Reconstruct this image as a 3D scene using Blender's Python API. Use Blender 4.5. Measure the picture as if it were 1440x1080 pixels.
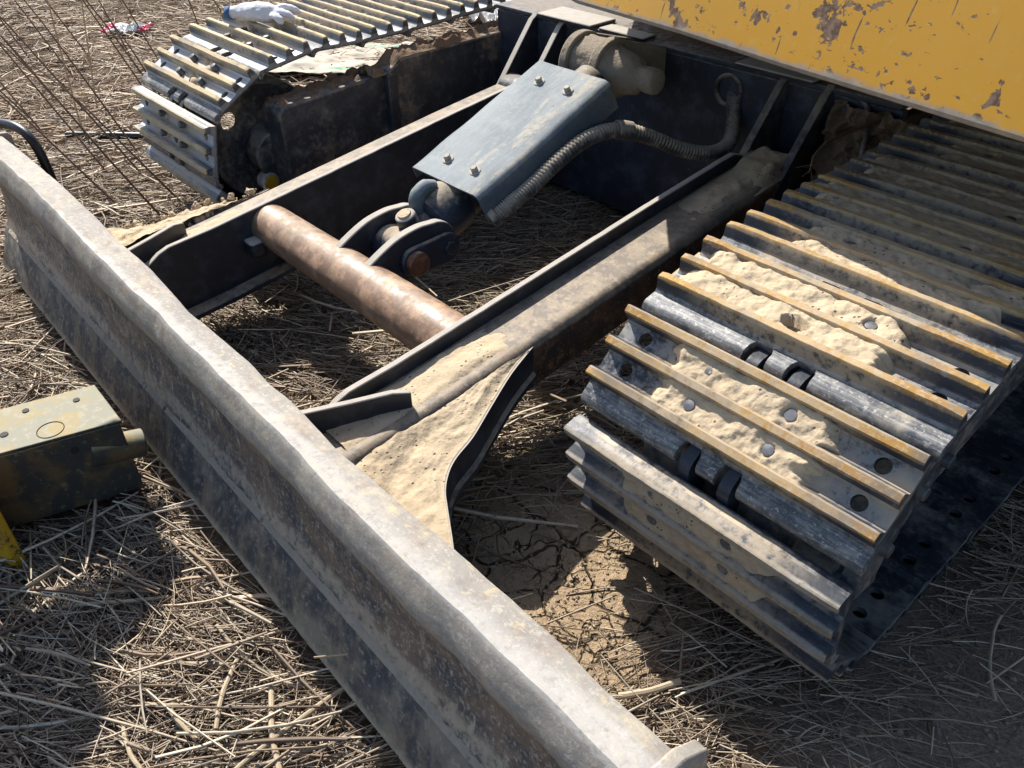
import bpy, bmesh, math, random
import numpy as np
from mathutils import Vector, Matrix, noise as mnoise
from math import sin, cos, pi, radians, sqrt, atan2

for o in list(bpy.data.objects): bpy.data.objects.remove(o)
S = bpy.context.scene
COL = S.collection
random.seed(7); RNG = np.random.default_rng(7)

# ------------------------------------------------------------------ camera
CAM = Vector((1.345, -0.743, 1.028))
YAW, PITCH, ROLL = 2.4216, 0.6454, -0.0229
FWD = Vector((cos(YAW)*cos(PITCH), sin(YAW)*cos(PITCH), -sin(PITCH)))
RT = Vector((sin(YAW), -cos(YAW), 0)); UP = RT.cross(FWD)
R2 = RT*cos(ROLL) + UP*sin(ROLL); U2 = UP*cos(ROLL) - RT*sin(ROLL)
cd = bpy.data.cameras.new('camera'); cam = bpy.data.objects.new('camera', cd); COL.objects.link(cam)
M = Matrix((R2, U2, -FWD)).transposed().to_4x4(); M.translation = CAM
cam.matrix_world = M
cd.sensor_width = 36; cd.lens = 1180.77/1440*36; cd.clip_start = .02; cd.clip_end = 300
S.camera = cam

# ------------------------------------------------------------------ sky, sun, exposure
SUN = Vector((-.92, .22, 1.0)).normalized()
W = bpy.data.worlds.new('World'); S.world = W; W.use_nodes = True
wn = W.node_tree.nodes; wl = W.node_tree.links; wn.clear()
sky = wn.new('ShaderNodeTexSky'); sky.sky_type = 'NISHITA'; sky.sun_disc = False
sky.sun_elevation = math.asin(SUN.z); sky.sun_rotation = atan2(SUN.x, SUN.y) % (2*pi)
sky.air_density = 1.0; sky.dust_density = 1.2
bg = wn.new('ShaderNodeBackground'); bg.inputs['Strength'].default_value = .112
wo = wn.new('ShaderNodeOutputWorld'); wl.new(sky.outputs[0], bg.inputs[0]); wl.new(bg.outputs[0], wo.inputs[0])
sl = bpy.data.lights.new('sun', 'SUN'); sl.energy = 5.0; sl.angle = radians(.53); sl.color = (1, .95, .87)
so = bpy.data.objects.new('sun', sl); COL.objects.link(so); so.location = SUN*20
so.rotation_euler = SUN.to_track_quat('Z', 'Y').to_euler()
S.render.engine = 'CYCLES'; S.cycles.max_bounces = 6; S.cycles.diffuse_bounces = 3; S.cycles.glossy_bounces = 2; S.cycles.use_adaptive_sampling = True; S.cycles.adaptive_threshold = .02
S.view_settings.view_transform = 'Standard'; S.view_settings.look = 'None'
S.view_settings.exposure = 0.72; S.view_settings.gamma = 1; S.view_settings.use_curve_mapping = False

# ------------------------------------------------------------------ helpers
def sstep(x, a, b):
    t = min(1, max(0, (x-a)/(b-a))); return t*t*(3-2*t)
def lerp(a, b, t): return a+(b-a)*t
def nz(x, y, z=0., s=1.): return mnoise.noise(Vector((x*s, y*s, z*s)))
def fbm(x, y, z=0., s=1., o=4):
    v = 0; a = 1
    for i in range(o): v += a*mnoise.noise(Vector((x*s+i*7.3, y*s+i*3.1, z*s))); s *= 2.03; a *= .5
    return v

class MB:
    def __init__(s): s.v = []; s.f = []; s.m = []
    def add(s, vs, fs, mi=0):
        o = len(s.v); s.v += [tuple(v) for v in vs]; s.f += [tuple(i+o for i in f) for f in fs]; s.m += [mi]*len(fs); return s
    def box(s, c, d, rot=None, mi=0):
        vs = [Vector((x*d[0]/2, y*d[1]/2, z*d[2]/2)) for x in (-1, 1) for y in (-1, 1) for z in (-1, 1)]
        if rot is not None: vs = [rot @ v for v in vs]
        vs = [v+Vector(c) for v in vs]
        return s.add(vs, [(0, 1, 3, 2), (4, 6, 7, 5), (0, 4, 5, 1), (2, 3, 7, 6), (0, 2, 6, 4), (1, 5, 7, 3)], mi)
    def loft(s, rings, close=True, caps=True, mi=0):
        n = len(rings[0]); vs = [p for r in rings for p in r]; fs = []
        for i in range(len(rings)-1):
            for j in range(n if close else n-1):
                k = (j+1) % n
                fs.append((i*n+j, i*n+k, (i+1)*n+k, (i+1)*n+j))
        if caps and close:
            fs.append(tuple(reversed(range(n)))); fs.append(tuple((len(rings)-1)*n+j for j in range(n)))
        return s.add(vs, fs, mi)
    def prism(s, poly, f, a, b, mi=0):          # poly of 2d points, f(p, t) -> 3d
        return s.loft([[f(p, a) for p in poly], [f(p, b) for p in poly]], mi=mi)
    def cyl(s, p0, p1, r0, r1=None, n=24, mi=0, caps=True):
        p0 = Vector(p0); p1 = Vector(p1); r1 = r0 if r1 is None else r1
        return s.tube([p0, p1], [r0, r1], n, mi, caps)
    def tube(s, pts, rad, n=12, mi=0, caps=True):
        pts = [Vector(p) for p in pts]
        if not hasattr(rad, '__len__'): rad = [rad]*len(pts)
        t0 = (pts[1]-pts[0]).normalized(); u = t0.orthogonal().normalized(); rings = []
        for i, p in enumerate(pts):
            a = pts[max(0, i-1)]; b = pts[min(len(pts)-1, i+1)]; t = (b-a).normalized() if (b-a).length > 1e-9 else t0
            u = (u - t*u.dot(t)).normalized(); w = t.cross(u)
            rings.append([p + (u*cos(2*pi*j/n)+w*sin(2*pi*j/n))*rad[i] for j in range(n)])
        return s.loft(rings, True, caps, mi)
    def grid(s, nu, nv, f, mi=0):
        vs = [f(i/(nu-1), j/(nv-1)) for i in range(nu) for j in range(nv)]
        fs = [(i*nv+j, (i+1)*nv+j, (i+1)*nv+j+1, i*nv+j+1) for i in range(nu-1) for j in range(nv-1)]
        return s.add(vs, fs, mi)
    def mirror(s): s.v = [(-x, y, z) for x, y, z in s.v]; s.f = [tuple(reversed(f)) for f in s.f]; return s
    def mesh(s, name, mats, angle=35, fix=True):
        me = bpy.data.meshes.new(name); me.from_pydata(s.v, [], s.f); me.update()
        for m in mats: me.materials.append(m)
        if len(mats) > 1: me.polygons.foreach_set('material_index', s.m)
        if fix:
            bm = bmesh.new(); bm.from_mesh(me); bmesh.ops.recalc_face_normals(bm, faces=bm.faces); bm.to_mesh(me); bm.free()
        me.polygons.foreach_set('use_smooth', [True]*len(me.polygons)); me.set_sharp_from_angle(angle=radians(angle))
        return me
    def build(s, name, mats, parent=None, bevel=0, angle=35, fix=True, seg=2):
        if not isinstance(mats, (list, tuple)): mats = [mats]
        o = link(name, s.mesh(name, mats, angle, fix), parent)
        if bevel:
            b = o.modifiers.new('bevel', 'BEVEL'); b.width = bevel; b.segments = seg; b.limit_method = 'ANGLE'; b.angle_limit = radians(40)
        return o
def link(name, data, parent=None):
    o = bpy.data.objects.new(name, data); COL.objects.link(o)
    if parent: o.parent = parent
    return o
def tag(o, label=None, cat=None, group=None, kind=None):
    if label: o['label'] = label
    if cat: o['category'] = cat
    if group: o['group'] = group
    if kind: o['kind'] = kind
    return o
def catmull(pts, k=6):
    pts = [Vector(p) for p in pts]; out = []
    for i in range(len(pts)-1):
        p0 = pts[max(0, i-1)]; p1 = pts[i]; p2 = pts[i+1]; p3 = pts[min(len(pts)-1, i+2)]
        for j in range(k):
            t = j/k
            out.append(.5*((2*p1)+(p2-p0)*t+(2*p0-5*p1+4*p2-p3)*t*t+(3*p1-p0-3*p2+p3)*t**3))
    out.append(pts[-1]); return out

# ------------------------------------------------------------------ materials
class NT:
    def __init__(s, name):
        s.mat = bpy.data.materials.new(name); s.mat.use_nodes = True; s.t = s.mat.node_tree; s.t.nodes.clear()
        s.out = s.t.nodes.new('ShaderNodeOutputMaterial'); s.b = s.t.nodes.new('ShaderNodeBsdfPrincipled')
        s.t.links.new(s.b.outputs[0], s.out.inputs[0])
        tc = s.n('ShaderNodeTexCoord'); oi = s.n('ShaderNodeObjectInfo')
        sc = s.n('ShaderNodeVectorMath', operation='SCALE'); sc.inputs[0].default_value = (13, 7, 29)
        s.t.links.new(oi.outputs['Random'], sc.inputs['Scale'])
        s.raw = tc.outputs['Object']; s.rnd = oi.outputs['Random']
        ad = s.n('ShaderNodeVectorMath', operation='ADD'); s.t.links.new(s.raw, ad.inputs[0]); s.t.links.new(sc.outputs[0], ad.inputs[1])
        s.co = ad.outputs[0]
        g = s.n('ShaderNodeNewGeometry'); sp = s.n('ShaderNodeSeparateXYZ'); s.t.links.new(g.outputs['Normal'], sp.inputs[0])
        s.nzs = sp.outputs[2]; sl_ = s.n('ShaderNodeSeparateXYZ'); s.t.links.new(tc.outputs['Normal'], sl_.inputs[0]); s.lnz = sl_.outputs[2]; s.pos = g.outputs['Position']
        sp = s.n('ShaderNodeSeparateXYZ'); s.t.links.new(s.raw, sp.inputs[0]); s.ox, s.oy, s.oz = sp.outputs
    def n(s, t, **k):
        x = s.t.nodes.new(t)
        for a, b in k.items(): setattr(x, a, b)
        return x
    def put(s, sock, v):
        if isinstance(v, bpy.types.NodeSocket): s.t.links.new(v, sock)
        elif isinstance(v, tuple) and len(v) == 3 and sock.type == 'RGBA': sock.default_value = (*v, 1)
        else: sock.default_value = v
    def noise(s, scale, detail=4, rough=.6, vec=None, dist=0, color=False):
        x = s.n('ShaderNodeTexNoise'); s.put(x.inputs['Vector'], vec or s.co)
        x.inputs['Scale'].default_value = scale; x.inputs['Detail'].default_value = detail
        x.inputs['Roughness'].default_value = rough; x.inputs['Distortion'].default_value = dist
        return x.outputs['Color' if color else 'Fac']
    def vor(s, scale, feature='F1', vec=None, out='Distance', rand=1):
        x = s.n('ShaderNodeTexVoronoi', feature=feature); s.put(x.inputs['Vector'], vec or s.co)
        x.inputs['Scale'].default_value = scale; x.inputs['Randomness'].default_value = rand; return x.outputs[out]
    def map(s, scale=(1, 1, 1), rot=(0, 0, 0), vec=None):
        x = s.n('ShaderNodeMapping'); s.put(x.inputs['Vector'], vec or s.co)
        x.inputs['Scale'].default_value = scale; x.inputs['Rotation'].default_value = rot; return x.outputs[0]
    def warp(s, amt, scale, vec=None):
        c = s.noise(scale, 3, .6, vec, color=True); a = s.n('ShaderNodeVectorMath', operation='MULTIPLY_ADD')
        s.put(a.inputs[0], c); a.inputs[1].default_value = (amt,)*3; s.put(a.inputs[2], vec or s.co); return a.outputs[0]
    def m(s, op, a, b=0., c=0., clamp=False):
        x = s.n('ShaderNodeMath', operation=op, use_clamp=clamp); s.put(x.inputs[0], a); s.put(x.inputs[1], b); s.put(x.inputs[2], c); return x.outputs[0]
    def thr(s, v, a, b, to0=0., to1=1.):
        x = s.n('ShaderNodeMapRange', interpolation_type='SMOOTHSTEP'); s.put(x.inputs['Value'], v)
        x.inputs['From Min'].default_value = a; x.inputs['From Max'].default_value = b
        x.inputs['To Min'].default_value = to0; x.inputs['To Max'].default_value = to1; return x.outputs[0]
    def mix(s, f, a, b):
        x = s.n('ShaderNodeMix', data_type='RGBA'); s.put(x.inputs[0], f); s.put(x.inputs[6], a); s.put(x.inputs[7], b); return x.outputs[2]
    def mixf(s, f, a, b):
        x = s.n('ShaderNodeMix', data_type='FLOAT'); s.put(x.inputs[0], f); s.put(x.inputs[2], a); s.put(x.inputs[3], b); return x.outputs[0]
    def bump(s, h, strength=.5, dist=.002, nrm=None):
        x = s.n('ShaderNodeBump'); s.put(x.inputs['Height'], h); x.inputs['Strength'].default_value = strength; x.inputs['Distance'].default_value = dist
        if nrm: s.put(x.inputs['Normal'], nrm)
        return x.outputs[0]
    def fin(s, col, rough=.7, metal=0., nrm=None, spec=.4):
        s.put(s.b.inputs['Base Color'], col); s.put(s.b.inputs['Roughness'], rough); s.put(s.b.inputs['Metallic'], metal)
        s.b.inputs['Specular IOR Level'].default_value = spec
        if nrm: s.put(s.b.inputs['Normal'], nrm)
        return s.mat

TAN = (.51, .405, .275); TAN2 = (.38, .30, .205)
def painted(name, base=(.013, .017, .026), scuff=(.16, .165, .17), dustc=TAN, dust=.5, rust=.35, sc=.5, up=.35, rough=.42, rustc=(.16, .065, .028), spec=.45):
    k = NT(name)
    n1 = k.noise(7, 5, .62); n2 = k.noise(55, 4, .68); n3 = k.noise(19, 4, .7)
    scr = k.noise(16, 3, .7, k.map((1, 14, 3), (0, .2, .5)))
    scr2 = k.noise(9, 3, .75, k.map((12, 1.2, 3), (.3, 0, -.35)))
    col = k.mix(k.thr(n3, .45, .7), base, tuple(min(1, c*2.3) for c in base))
    scm = k.m('MAXIMUM', k.thr(scr, .80-.24*sc, .92-.24*sc), k.thr(scr2, .80-.24*sc, .93-.24*sc))
    scm = k.m('MULTIPLY', scm, k.thr(n2, .35, .6))
    col = k.mix(k.m('MULTIPLY', scm, .8), col, scuff)
    rm = k.thr(k.m('ADD', k.m('MULTIPLY', n3, .6), k.m('MULTIPLY', n1, .4)), .72-.3*rust, .84-.3*rust)
    rc = k.mix(n2, rustc, (rustc[0]*1.9, rustc[1]*2.1, rustc[2]*2.2))
    col = k.mix(rm, col, rc)
    v = k.m('ADD', k.m('MULTIPLY', n1, .55), k.m('MULTIPLY', n2, .45))
    v = k.m('ADD', v, k.m('MULTIPLY', k.m('MAXIMUM', k.nzs, 0.), up))
    v = k.m('ADD', v, .06)
    dm = k.thr(v, 1.02-.55*dust, 1.30-.55*dust)
    col = k.mix(k.m('MULTIPLY', dm, .88), col, k.mix(n2, tuple(c*.62 for c in dustc), dustc))
    rg = k.mixf(dm, k.mixf(rm, rough, .85), .92)
    return k.fin(col, rg, 0, k.bump(n2, .35, .002), spec)

M_black = painted('black_paint', base=(.017, .022, .033), dust=.56, rust=.3)
M_frame = painted('frame_paint', base=(.024, .030, .043), dust=.70, rust=.3, up=.3, dustc=(.33, .285, .235))
M_frame_dirty = painted('caked_frame_paint', base=(.024, .028, .036), dust=.90, rust=.35, up=.15, dustc=(.33, .275, .21))
M_arm = painted('arm_paint', base=(.055, .05, .048), scuff=(.30, .33, .33), dust=.60, rust=.80, sc=.7, up=.42, rustc=(.13, .062, .030))
M_armplate = painted('worn_plate_paint', base=(.02, .023, .03), dust=.58, rust=.3, up=.95, dustc=(.54, .49, .42))
def arm_mat():
    k = NT('worn_arm_paint'); n1 = k.noise(8, 5, .62); n2 = k.noise(48, 5, .7); n3 = k.noise(22, 4, .68); n4 = k.noise(150, 3, .6)
    st = k.noise(10, 4, .7, k.map((14, 1.2, 3)))
    top = k.mix(k.thr(n3, .42, .58), (.165, .135, .105), (.26, .205, .145)); top = k.mix(k.m('MULTIPLY', k.thr(n2, .48, .64), .6), top, (.38, .30, .205)); top = k.mix(k.m('MULTIPLY', k.thr(n1, .55, .66), .7), top, (.28, .19, .13)); top = k.mix(k.m('MULTIPLY', k.thr(n4, .58, .68), .6), top, (.13, .14, .135))
    sd = k.mix(k.thr(n1, .40, .60), (.045, .035, .03), (.17, .085, .042)); sd = k.mix(k.thr(n2, .52, .66), sd, (.21, .125, .07)); sd = k.mix(k.m('MULTIPLY', k.thr(st, .55, .7), .6), sd, (.03, .03, .034)); sd = k.mix(k.m('MULTIPLY', k.thr(n4, .6, .7), .6), sd, (.36, .29, .21))
    u = k.thr(k.m('ADD', k.nzs, k.m('MULTIPLY', k.m('SUBTRACT', n3, .5), .5)), .12, .42)
    return k.fin(k.mix(u, sd, top), .62, 0, k.bump(k.m('ADD', n2, n4), .4, .0018), .4)
M_arm = arm_mat()
M_rusty = painted('rusty_steel', base=(.055, .028, .016), dust=.35, rust=.9, sc=.25, up=.2, rustc=(.12, .045, .018))
M_boss = painted('rusted_pin', base=(.10, .045, .025), dust=.55, rust=.8, sc=.4, rustc=(.17, .075, .04))
M_tube = painted('worn_tube', base=(.22, .138, .088), scuff=(.43, .38, .32), dust=.47, rust=.55, sc=.7, up=.32, rustc=(.17, .085, .042), dustc=(.43, .34, .24), rough=.42, spec=.5)
M_guard = painted('dusty_guard_paint', base=(.10, .128, .148), scuff=(.32, .35, .37), dust=.58, rust=-.6, sc=.75, up=.42, dustc=(.34, .355, .35), rough=.42, spec=.5)
def guard_mat():
    k = NT('dusty_guard_plate'); n1 = k.noise(6, 5, .6); n2 = k.noise(60, 5, .7); n3 = k.noise(24, 4, .65)
    s1 = k.noise(14, 4, .72, k.map((9, 1.3, 2), (.35, 0, .45))); s2 = k.noise(16, 4, .72, k.map((1.3, 10, 2), (0, 0, .4))); s3 = k.noise(70, 2, .6, k.map((1, 16, 3), (0, 0, -.5)))
    col = k.mix(k.thr(n1, .38, .64), (.15, .175, .19), (.215, .24, .25)); col = k.mix(k.m('MULTIPLY', k.thr(s1, .46, .70), .28), col, (.36, .38, .385)); col = k.mix(k.m('MULTIPLY', k.thr(n3, .46, .66), .35), col, (.30, .315, .315))
    sm = k.m('MULTIPLY', k.thr(k.m('ADD', k.noise(5, 4, .6, k.map((6, 1.2, 2), (.35, 0, -.2))), k.m('MULTIPLY', k.ox, 1.1)), .54, .68), k.thr(n2, .34, .6)); col = k.mix(k.m('MULTIPLY', sm, .75), col, (.42, .365, .285))
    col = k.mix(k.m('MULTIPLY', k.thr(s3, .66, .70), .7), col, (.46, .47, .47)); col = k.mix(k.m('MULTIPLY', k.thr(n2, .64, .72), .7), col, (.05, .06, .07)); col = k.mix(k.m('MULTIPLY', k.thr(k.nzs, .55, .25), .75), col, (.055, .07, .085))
    return k.fin(col, k.mixf(n3, .62, .82), 0, k.bump(k.m('ADD', k.m('MULTIPLY', n1, 2.), n2), .3, .002), .3)
M_guard = guard_mat()
M_side = painted('dusty_side_paint', base=(.03, .036, .046), dust=.88, rust=.1, up=.05, dustc=(.34, .29, .23))
M_rubber = painted('hose_rubber', base=(.025, .025, .026), dust=.95, rust=-1, sc=.1, up=.3, dustc=(.42, .36, .28), rough=.6)
M_plastic = painted('black_plastic', base=(.012, .013, .015), dust=.2, rust=-1, sc=.2, rough=.35)
M_zinc = painted('dusty_bolt', base=(.30, .28, .25), dust=.7, rust=.3, sc=.5, dustc=(.5, .44, .36))
M_bolt = painted('worn_bolt', base=(.085, .088, .096), scuff=(.3, .3, .3), dust=.50, rust=.2, sc=.6, up=.20, dustc=(.33, .29, .24))
M_idler = painted('dusty_idler', base=(.028, .030, .036), dust=1.0, rust=.3, up=.1, dustc=(.36, .30, .23))
M_under = painted('shoe_inside_paint', base=(.014, .018, .027), dust=.42, rust=.1, up=.1, dustc=(.30, .27, .235))

def mud_mat(name, c=TAN, pits=True, fine=1.):
    k = NT(name)
    n1 = k.noise(11, 4, .6); n2 = k.noise(90, 4, .7); n3 = k.noise(28, 3, .6)
    col = k.mix(n1, tuple(x*.80 for x in c), tuple(min(1, x*1.12) for x in c))
    col = k.mix(k.thr(n2, .5, .78), col, tuple(x*.72 for x in c))
    h = k.m('ADD', k.m('MULTIPLY', n3, 1.0), k.m('MULTIPLY', n2, .5*fine))
    if pits:
        p = k.thr(k.vor(95), .10, .22, 1., 0.)
        p = k.m('MULTIPLY', p, k.thr(n1, .50, .60))
        h = k.m('SUBTRACT', h, k.m('MULTIPLY', p, 1.6))
        col = k.mix(k.m('MULTIPLY', p, .85), col, (.10, .075, .05))
    return k.fin(col, .95, 0, k.bump(h, .7, .006), .15)
M_grey_mud = mud_mat('grey_mud', (.27, .225, .175), False, 1.8); M_mud = mud_mat('dried_mud'); M_mud2 = mud_mat('crumbled_mud', (.42, .33, .215)); M_clod = mud_mat('dark_soil', (.17, .12, .08), False, 1.6)

def shoe_mat(name, paint, flat, topa, topb, wear):
    k = NT(name)
    n1 = k.noise(9, 5, .6); n2 = k.noise(70, 5, .7); n3 = k.noise(160, 4, .6)
    st = k.noise(14, 4, .7, k.map((1.2, 16, 8)))
    zz = k.m('ADD', k.oz, k.m('MULTIPLY', k.m('SUBTRACT', n2, .5), .006))
    col = k.mix(k.thr(n1, .4, .7), paint, tuple(c*2.2 for c in paint))
    spk = k.m('MULTIPLY', k.thr(st, .52, .72), k.thr(n2, .4, .62))
    col = k.mix(k.m('MULTIPLY', spk, .55), col, flat)
    fl = k.m('MULTIPLY', k.thr(zz, .004, .0075, 1., 0.), k.thr(k.nzs, -.2, .2))
    fl = k.m('MULTIPLY', fl, k.thr(k.m('ADD', k.m('MULTIPLY', n1, .5), k.m('MULTIPLY', n2, .5)), .50-wear*.3, .62-wear*.3))
    fl = k.m('MULTIPLY', fl, k.thr(zz, -.008, -.005))
    fc = k.mix(n2, tuple(c*.6 for c in flat), flat)
    fc = k.mix(k.thr(n1, .52, .7), fc, (.40, .33, .24))
    col = k.mix(fl, col, fc)
    tp = k.thr(zz, .018, .0225)
    dd = k.m('SUBTRACT', k.m('MODULO', k.m('ADD', k.oy, .120), .052), .026)
    dd = k.m('ADD', dd, k.m('MULTIPLY', k.m('SUBTRACT', n2, .5), .010))
    tc = k.mix(k.thr(n1, .38, .62), topa, topb); tc = k.mix(k.m('MULTIPLY', k.thr(n3, .50, .64), .6), tc, (.46, .34, .18)); tc = k.mix(k.m('MULTIPLY', k.thr(n2, .56, .68), .8), tc, (.20, .095, .03))
    tc = k.mix(k.thr(k.m('ADD', st, k.m('MULTIPLY', n2, .3)), .72, .86), tc, (.36, .36, .35))
    tc = k.mix(k.m('MULTIPLY', k.thr(dd, .0025, .006), k.thr(n1, .36, .56)), tc, k.mix(n3, (.18, .16, .14), (.38, .34, .28)))
    tc = k.mix(k.m('MULTIPLY', k.thr(k.noise(7, 4, .65), .48, .62), .8), tc, k.mix(n2, (.09, .075, .06), (.28, .24, .19)))
    col = k.mix(tp, col, tc)
    ax = k.m('ABSOLUTE', k.m('ADD', k.ox, k.m('MULTIPLY', k.m('SUBTRACT', n1, .5), .16)))
    smear = k.m('MULTIPLY', k.thr(ax, .19, .10), k.m('MULTIPLY', k.thr(n2, .30, .55), k.thr(zz, -.008, -.004)))
    col = k.mix(k.m('MULTIPLY', smear, .6), col, k.mix(n2, (.34, .27, .18), TAN))
    lip = k.thr(k.oy, -.052, -.060); lm = k.m('MULTIPLY', lip, k.thr(n2, .10, .34))
    lm = k.m('MULTIPLY', lm, k.thr(k.lnz, -.3, .1))
    lc = k.mix(k.thr(k.m('ADD', k.m('MULTIPLY', n2, .4), k.m('MULTIPLY', st, .6)), .40, .66), (.060, .066, .076), (.27, .265, .255)); lc = k.mix(k.m('MULTIPLY', k.thr(n3, .56, .66), .6), lc, (.48, .46, .42)); lc = k.mix(k.thr(n1, .55, .7), lc, (.42, .36, .27))
    col = k.mix(lm, col, lc)
    dst = k.thr(k.m('ADD', k.m('MULTIPLY', n1, .6), k.m('MULTIPLY', n3, .4)), .56, .72)
    col = k.mix(k.m('MULTIPLY', dst, .5), col, TAN2)
    ud = k.m('MULTIPLY', k.thr(k.lnz, -.2, -.6), k.thr(k.m('ADD', k.m('MULTIPLY', n1, .6), k.m('MULTIPLY', n2, .4)), .44, .62)); col = k.mix(k.m('MULTIPLY', ud, .75), col, (.21, .19, .165))
    met = k.m('MULTIPLY', k.m('MAXIMUM', fl, lm), .2)
    rg = k.mixf(tp, k.mixf(fl, .45, .55), .8)
    return k.fin(col, rg, met, k.bump(n2, .4, .0015), .5)
M_shoe = shoe_mat('rusty_shoe_steel', (.013, .017, .026), (.25, .25, .245), (.42, .25, .07), (.31, .165, .04), .30)
M_shoeA = shoe_mat('polished_shoe_steel', (.014, .018, .027), (.20, .20, .195), (.30, .29, .27), (.20, .155, .10), .25)
M_shoeShade = shoe_mat('shaded_shoe_steel', (.014, .018, .027), (.22, .22, .22), (.17, .11, .06), (.10, .075, .055), .35)  # shaded copy of the shoe steel: body's shadow put into the darker tops
M_shoeL = shoe_mat('pale_shoe_steel', (.05, .058, .068), (.46, .48, .50), (.52, .42, .24), (.48, .36, .18), .95)

def blade_top():
    k = NT('scoured_blade_steel')
    n1 = k.noise(5, 5, .6); n2 = k.noise(60, 5, .7); n3 = k.noise(140, 4, .65); n4 = k.noise(24, 5, .7)
    scr = k.noise(30, 3, .7, k.map((3, 30, 12), (0, 0, .6)))
    col = k.mix(n1, (.21, .19, .167), (.30, .28, .25))
    col = k.mix(k.m('MULTIPLY', k.thr(n3, .52, .66), .65), col, (.42, .385, .33))
    col = k.mix(k.m('MULTIPLY', k.thr(n4, .50, .68), .8), col, (.215, .165, .135)); col = k.mix(k.m('MULTIPLY', k.thr(k.noise(9, 5, .7, k.map((1, 3, 3))), .50, .66), .7), col, (.36, .315, .25))
    y = k.m('MULTIPLY', k.thr(n2, .56, .66), k.thr(k.noise(6, 3), .46, .6)); col = k.mix(k.m('MULTIPLY', y, .7), col, (.55, .42, .20))
    b = k.m('MULTIPLY', k.thr(k.noise(34, 4, .6), .62, .68), k.thr(k.noise(4.5, 2), .46, .58)); col = k.mix(k.m('MULTIPLY', b, .75), col, (.15, .20, .23))
    col = k.mix(k.m('MULTIPLY', k.thr(scr, .6, .72), .5), col, (.62, .61, .59))
    # the concave face keeps old dark paint, scraped brown in streaks
    f1 = k.noise(9, 5, .7, k.map((1, 1, 1.5), (0, .5, 0))); f2 = k.noise(16, 5, .75, k.map((3.2, 1, 1.1), (0, .6, 0)))
    fc = k.mix(k.thr(f1, .42, .58), (.04, .048, .062), (.14, .108, .086))
    fc = k.mix(k.m('MULTIPLY', k.thr(f2, .52, .66), k.thr(n2, .35, .6)), fc, (.38, .34, .285))
    fc = k.mix(k.m('MULTIPLY', k.thr(n3, .52, .66), .6), fc, (.42, .38, .325))
    rdg_glint = k.m('MULTIPLY', k.m('MULTIPLY', k.thr(k.oz, .2610, .2665), k.thr(k.m('ADD', k.oy, k.m('MULTIPLY', k.m('SUBTRACT', n4, .5), .03)), -.362, -.376)), k.thr(n2, .28, .52)); col = k.mix(k.m('MULTIPLY', rdg_glint, .6), col, (.43, .42, .40))  # ridge wear, painted lighter to carry the bright glint along the crest
    face = k.thr(k.m('ADD', k.oz, k.m('MULTIPLY', k.m('SUBTRACT', n4, .5), .05)), .205, .175)
    col = k.mix(face, col, fc)
    bd = k.m('ABSOLUTE', k.m('ADD', k.m('SUBTRACT', k.oz, .046), k.m('MULTIPLY', k.m('SUBTRACT', f1, .5), .09)))
    bd = k.m('MULTIPLY', k.thr(bd, .026, .008), k.thr(n2, .30, .55)); col = k.mix(k.m('MULTIPLY', bd, .8), col, k.mix(n2, (.27, .235, .19), (.42, .37, .30)))
    dm = k.m('MULTIPLY', k.m('MULTIPLY', k.thr(n1, .45, .65), k.thr(n2, .4, .6)), .45)
    col = k.mix(dm, col, (.45, .385, .29))
    return k.fin(col, k.mixf(face, k.mixf(n4, .66, .85), .6), k.mixf(face, .04, 0.), k.bump(k.m('ADD', n2, k.m('MULTIPLY', n4, .8)), .45, .002), .5)
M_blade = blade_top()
def cutting():
    k = NT('dusty_cutting_edge'); n1 = k.noise(8, 5, .6); n2 = k.noise(70, 5, .7); f2 = k.noise(12, 5, .75, k.map((1.8, 1, 1.2), (0, .5, 0)))
    col = k.mix(k.thr(f2, .42, .62), (.045, .051, .060), (.16, .135, .108)); col = k.mix(k.m('MULTIPLY', k.thr(n2, .52, .7), .7), col, (.34, .30, .24)); col = k.mix(k.thr(k.m('ADD', k.oz, k.m('MULTIPLY', n2, .03)), -.042, -.062), col, (.37, .345, .27))
    col = k.mix(k.m('MULTIPLY', k.thr(n1, .5, .7), .5), col, (.30, .28, .22))
    return k.fin(col, .7, .1, k.bump(n2, .5, .002), .4)
M_cut = cutting()
M_mudline = mud_mat('seam_mud', (.33, .29, .235), False, 1.4)

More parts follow.
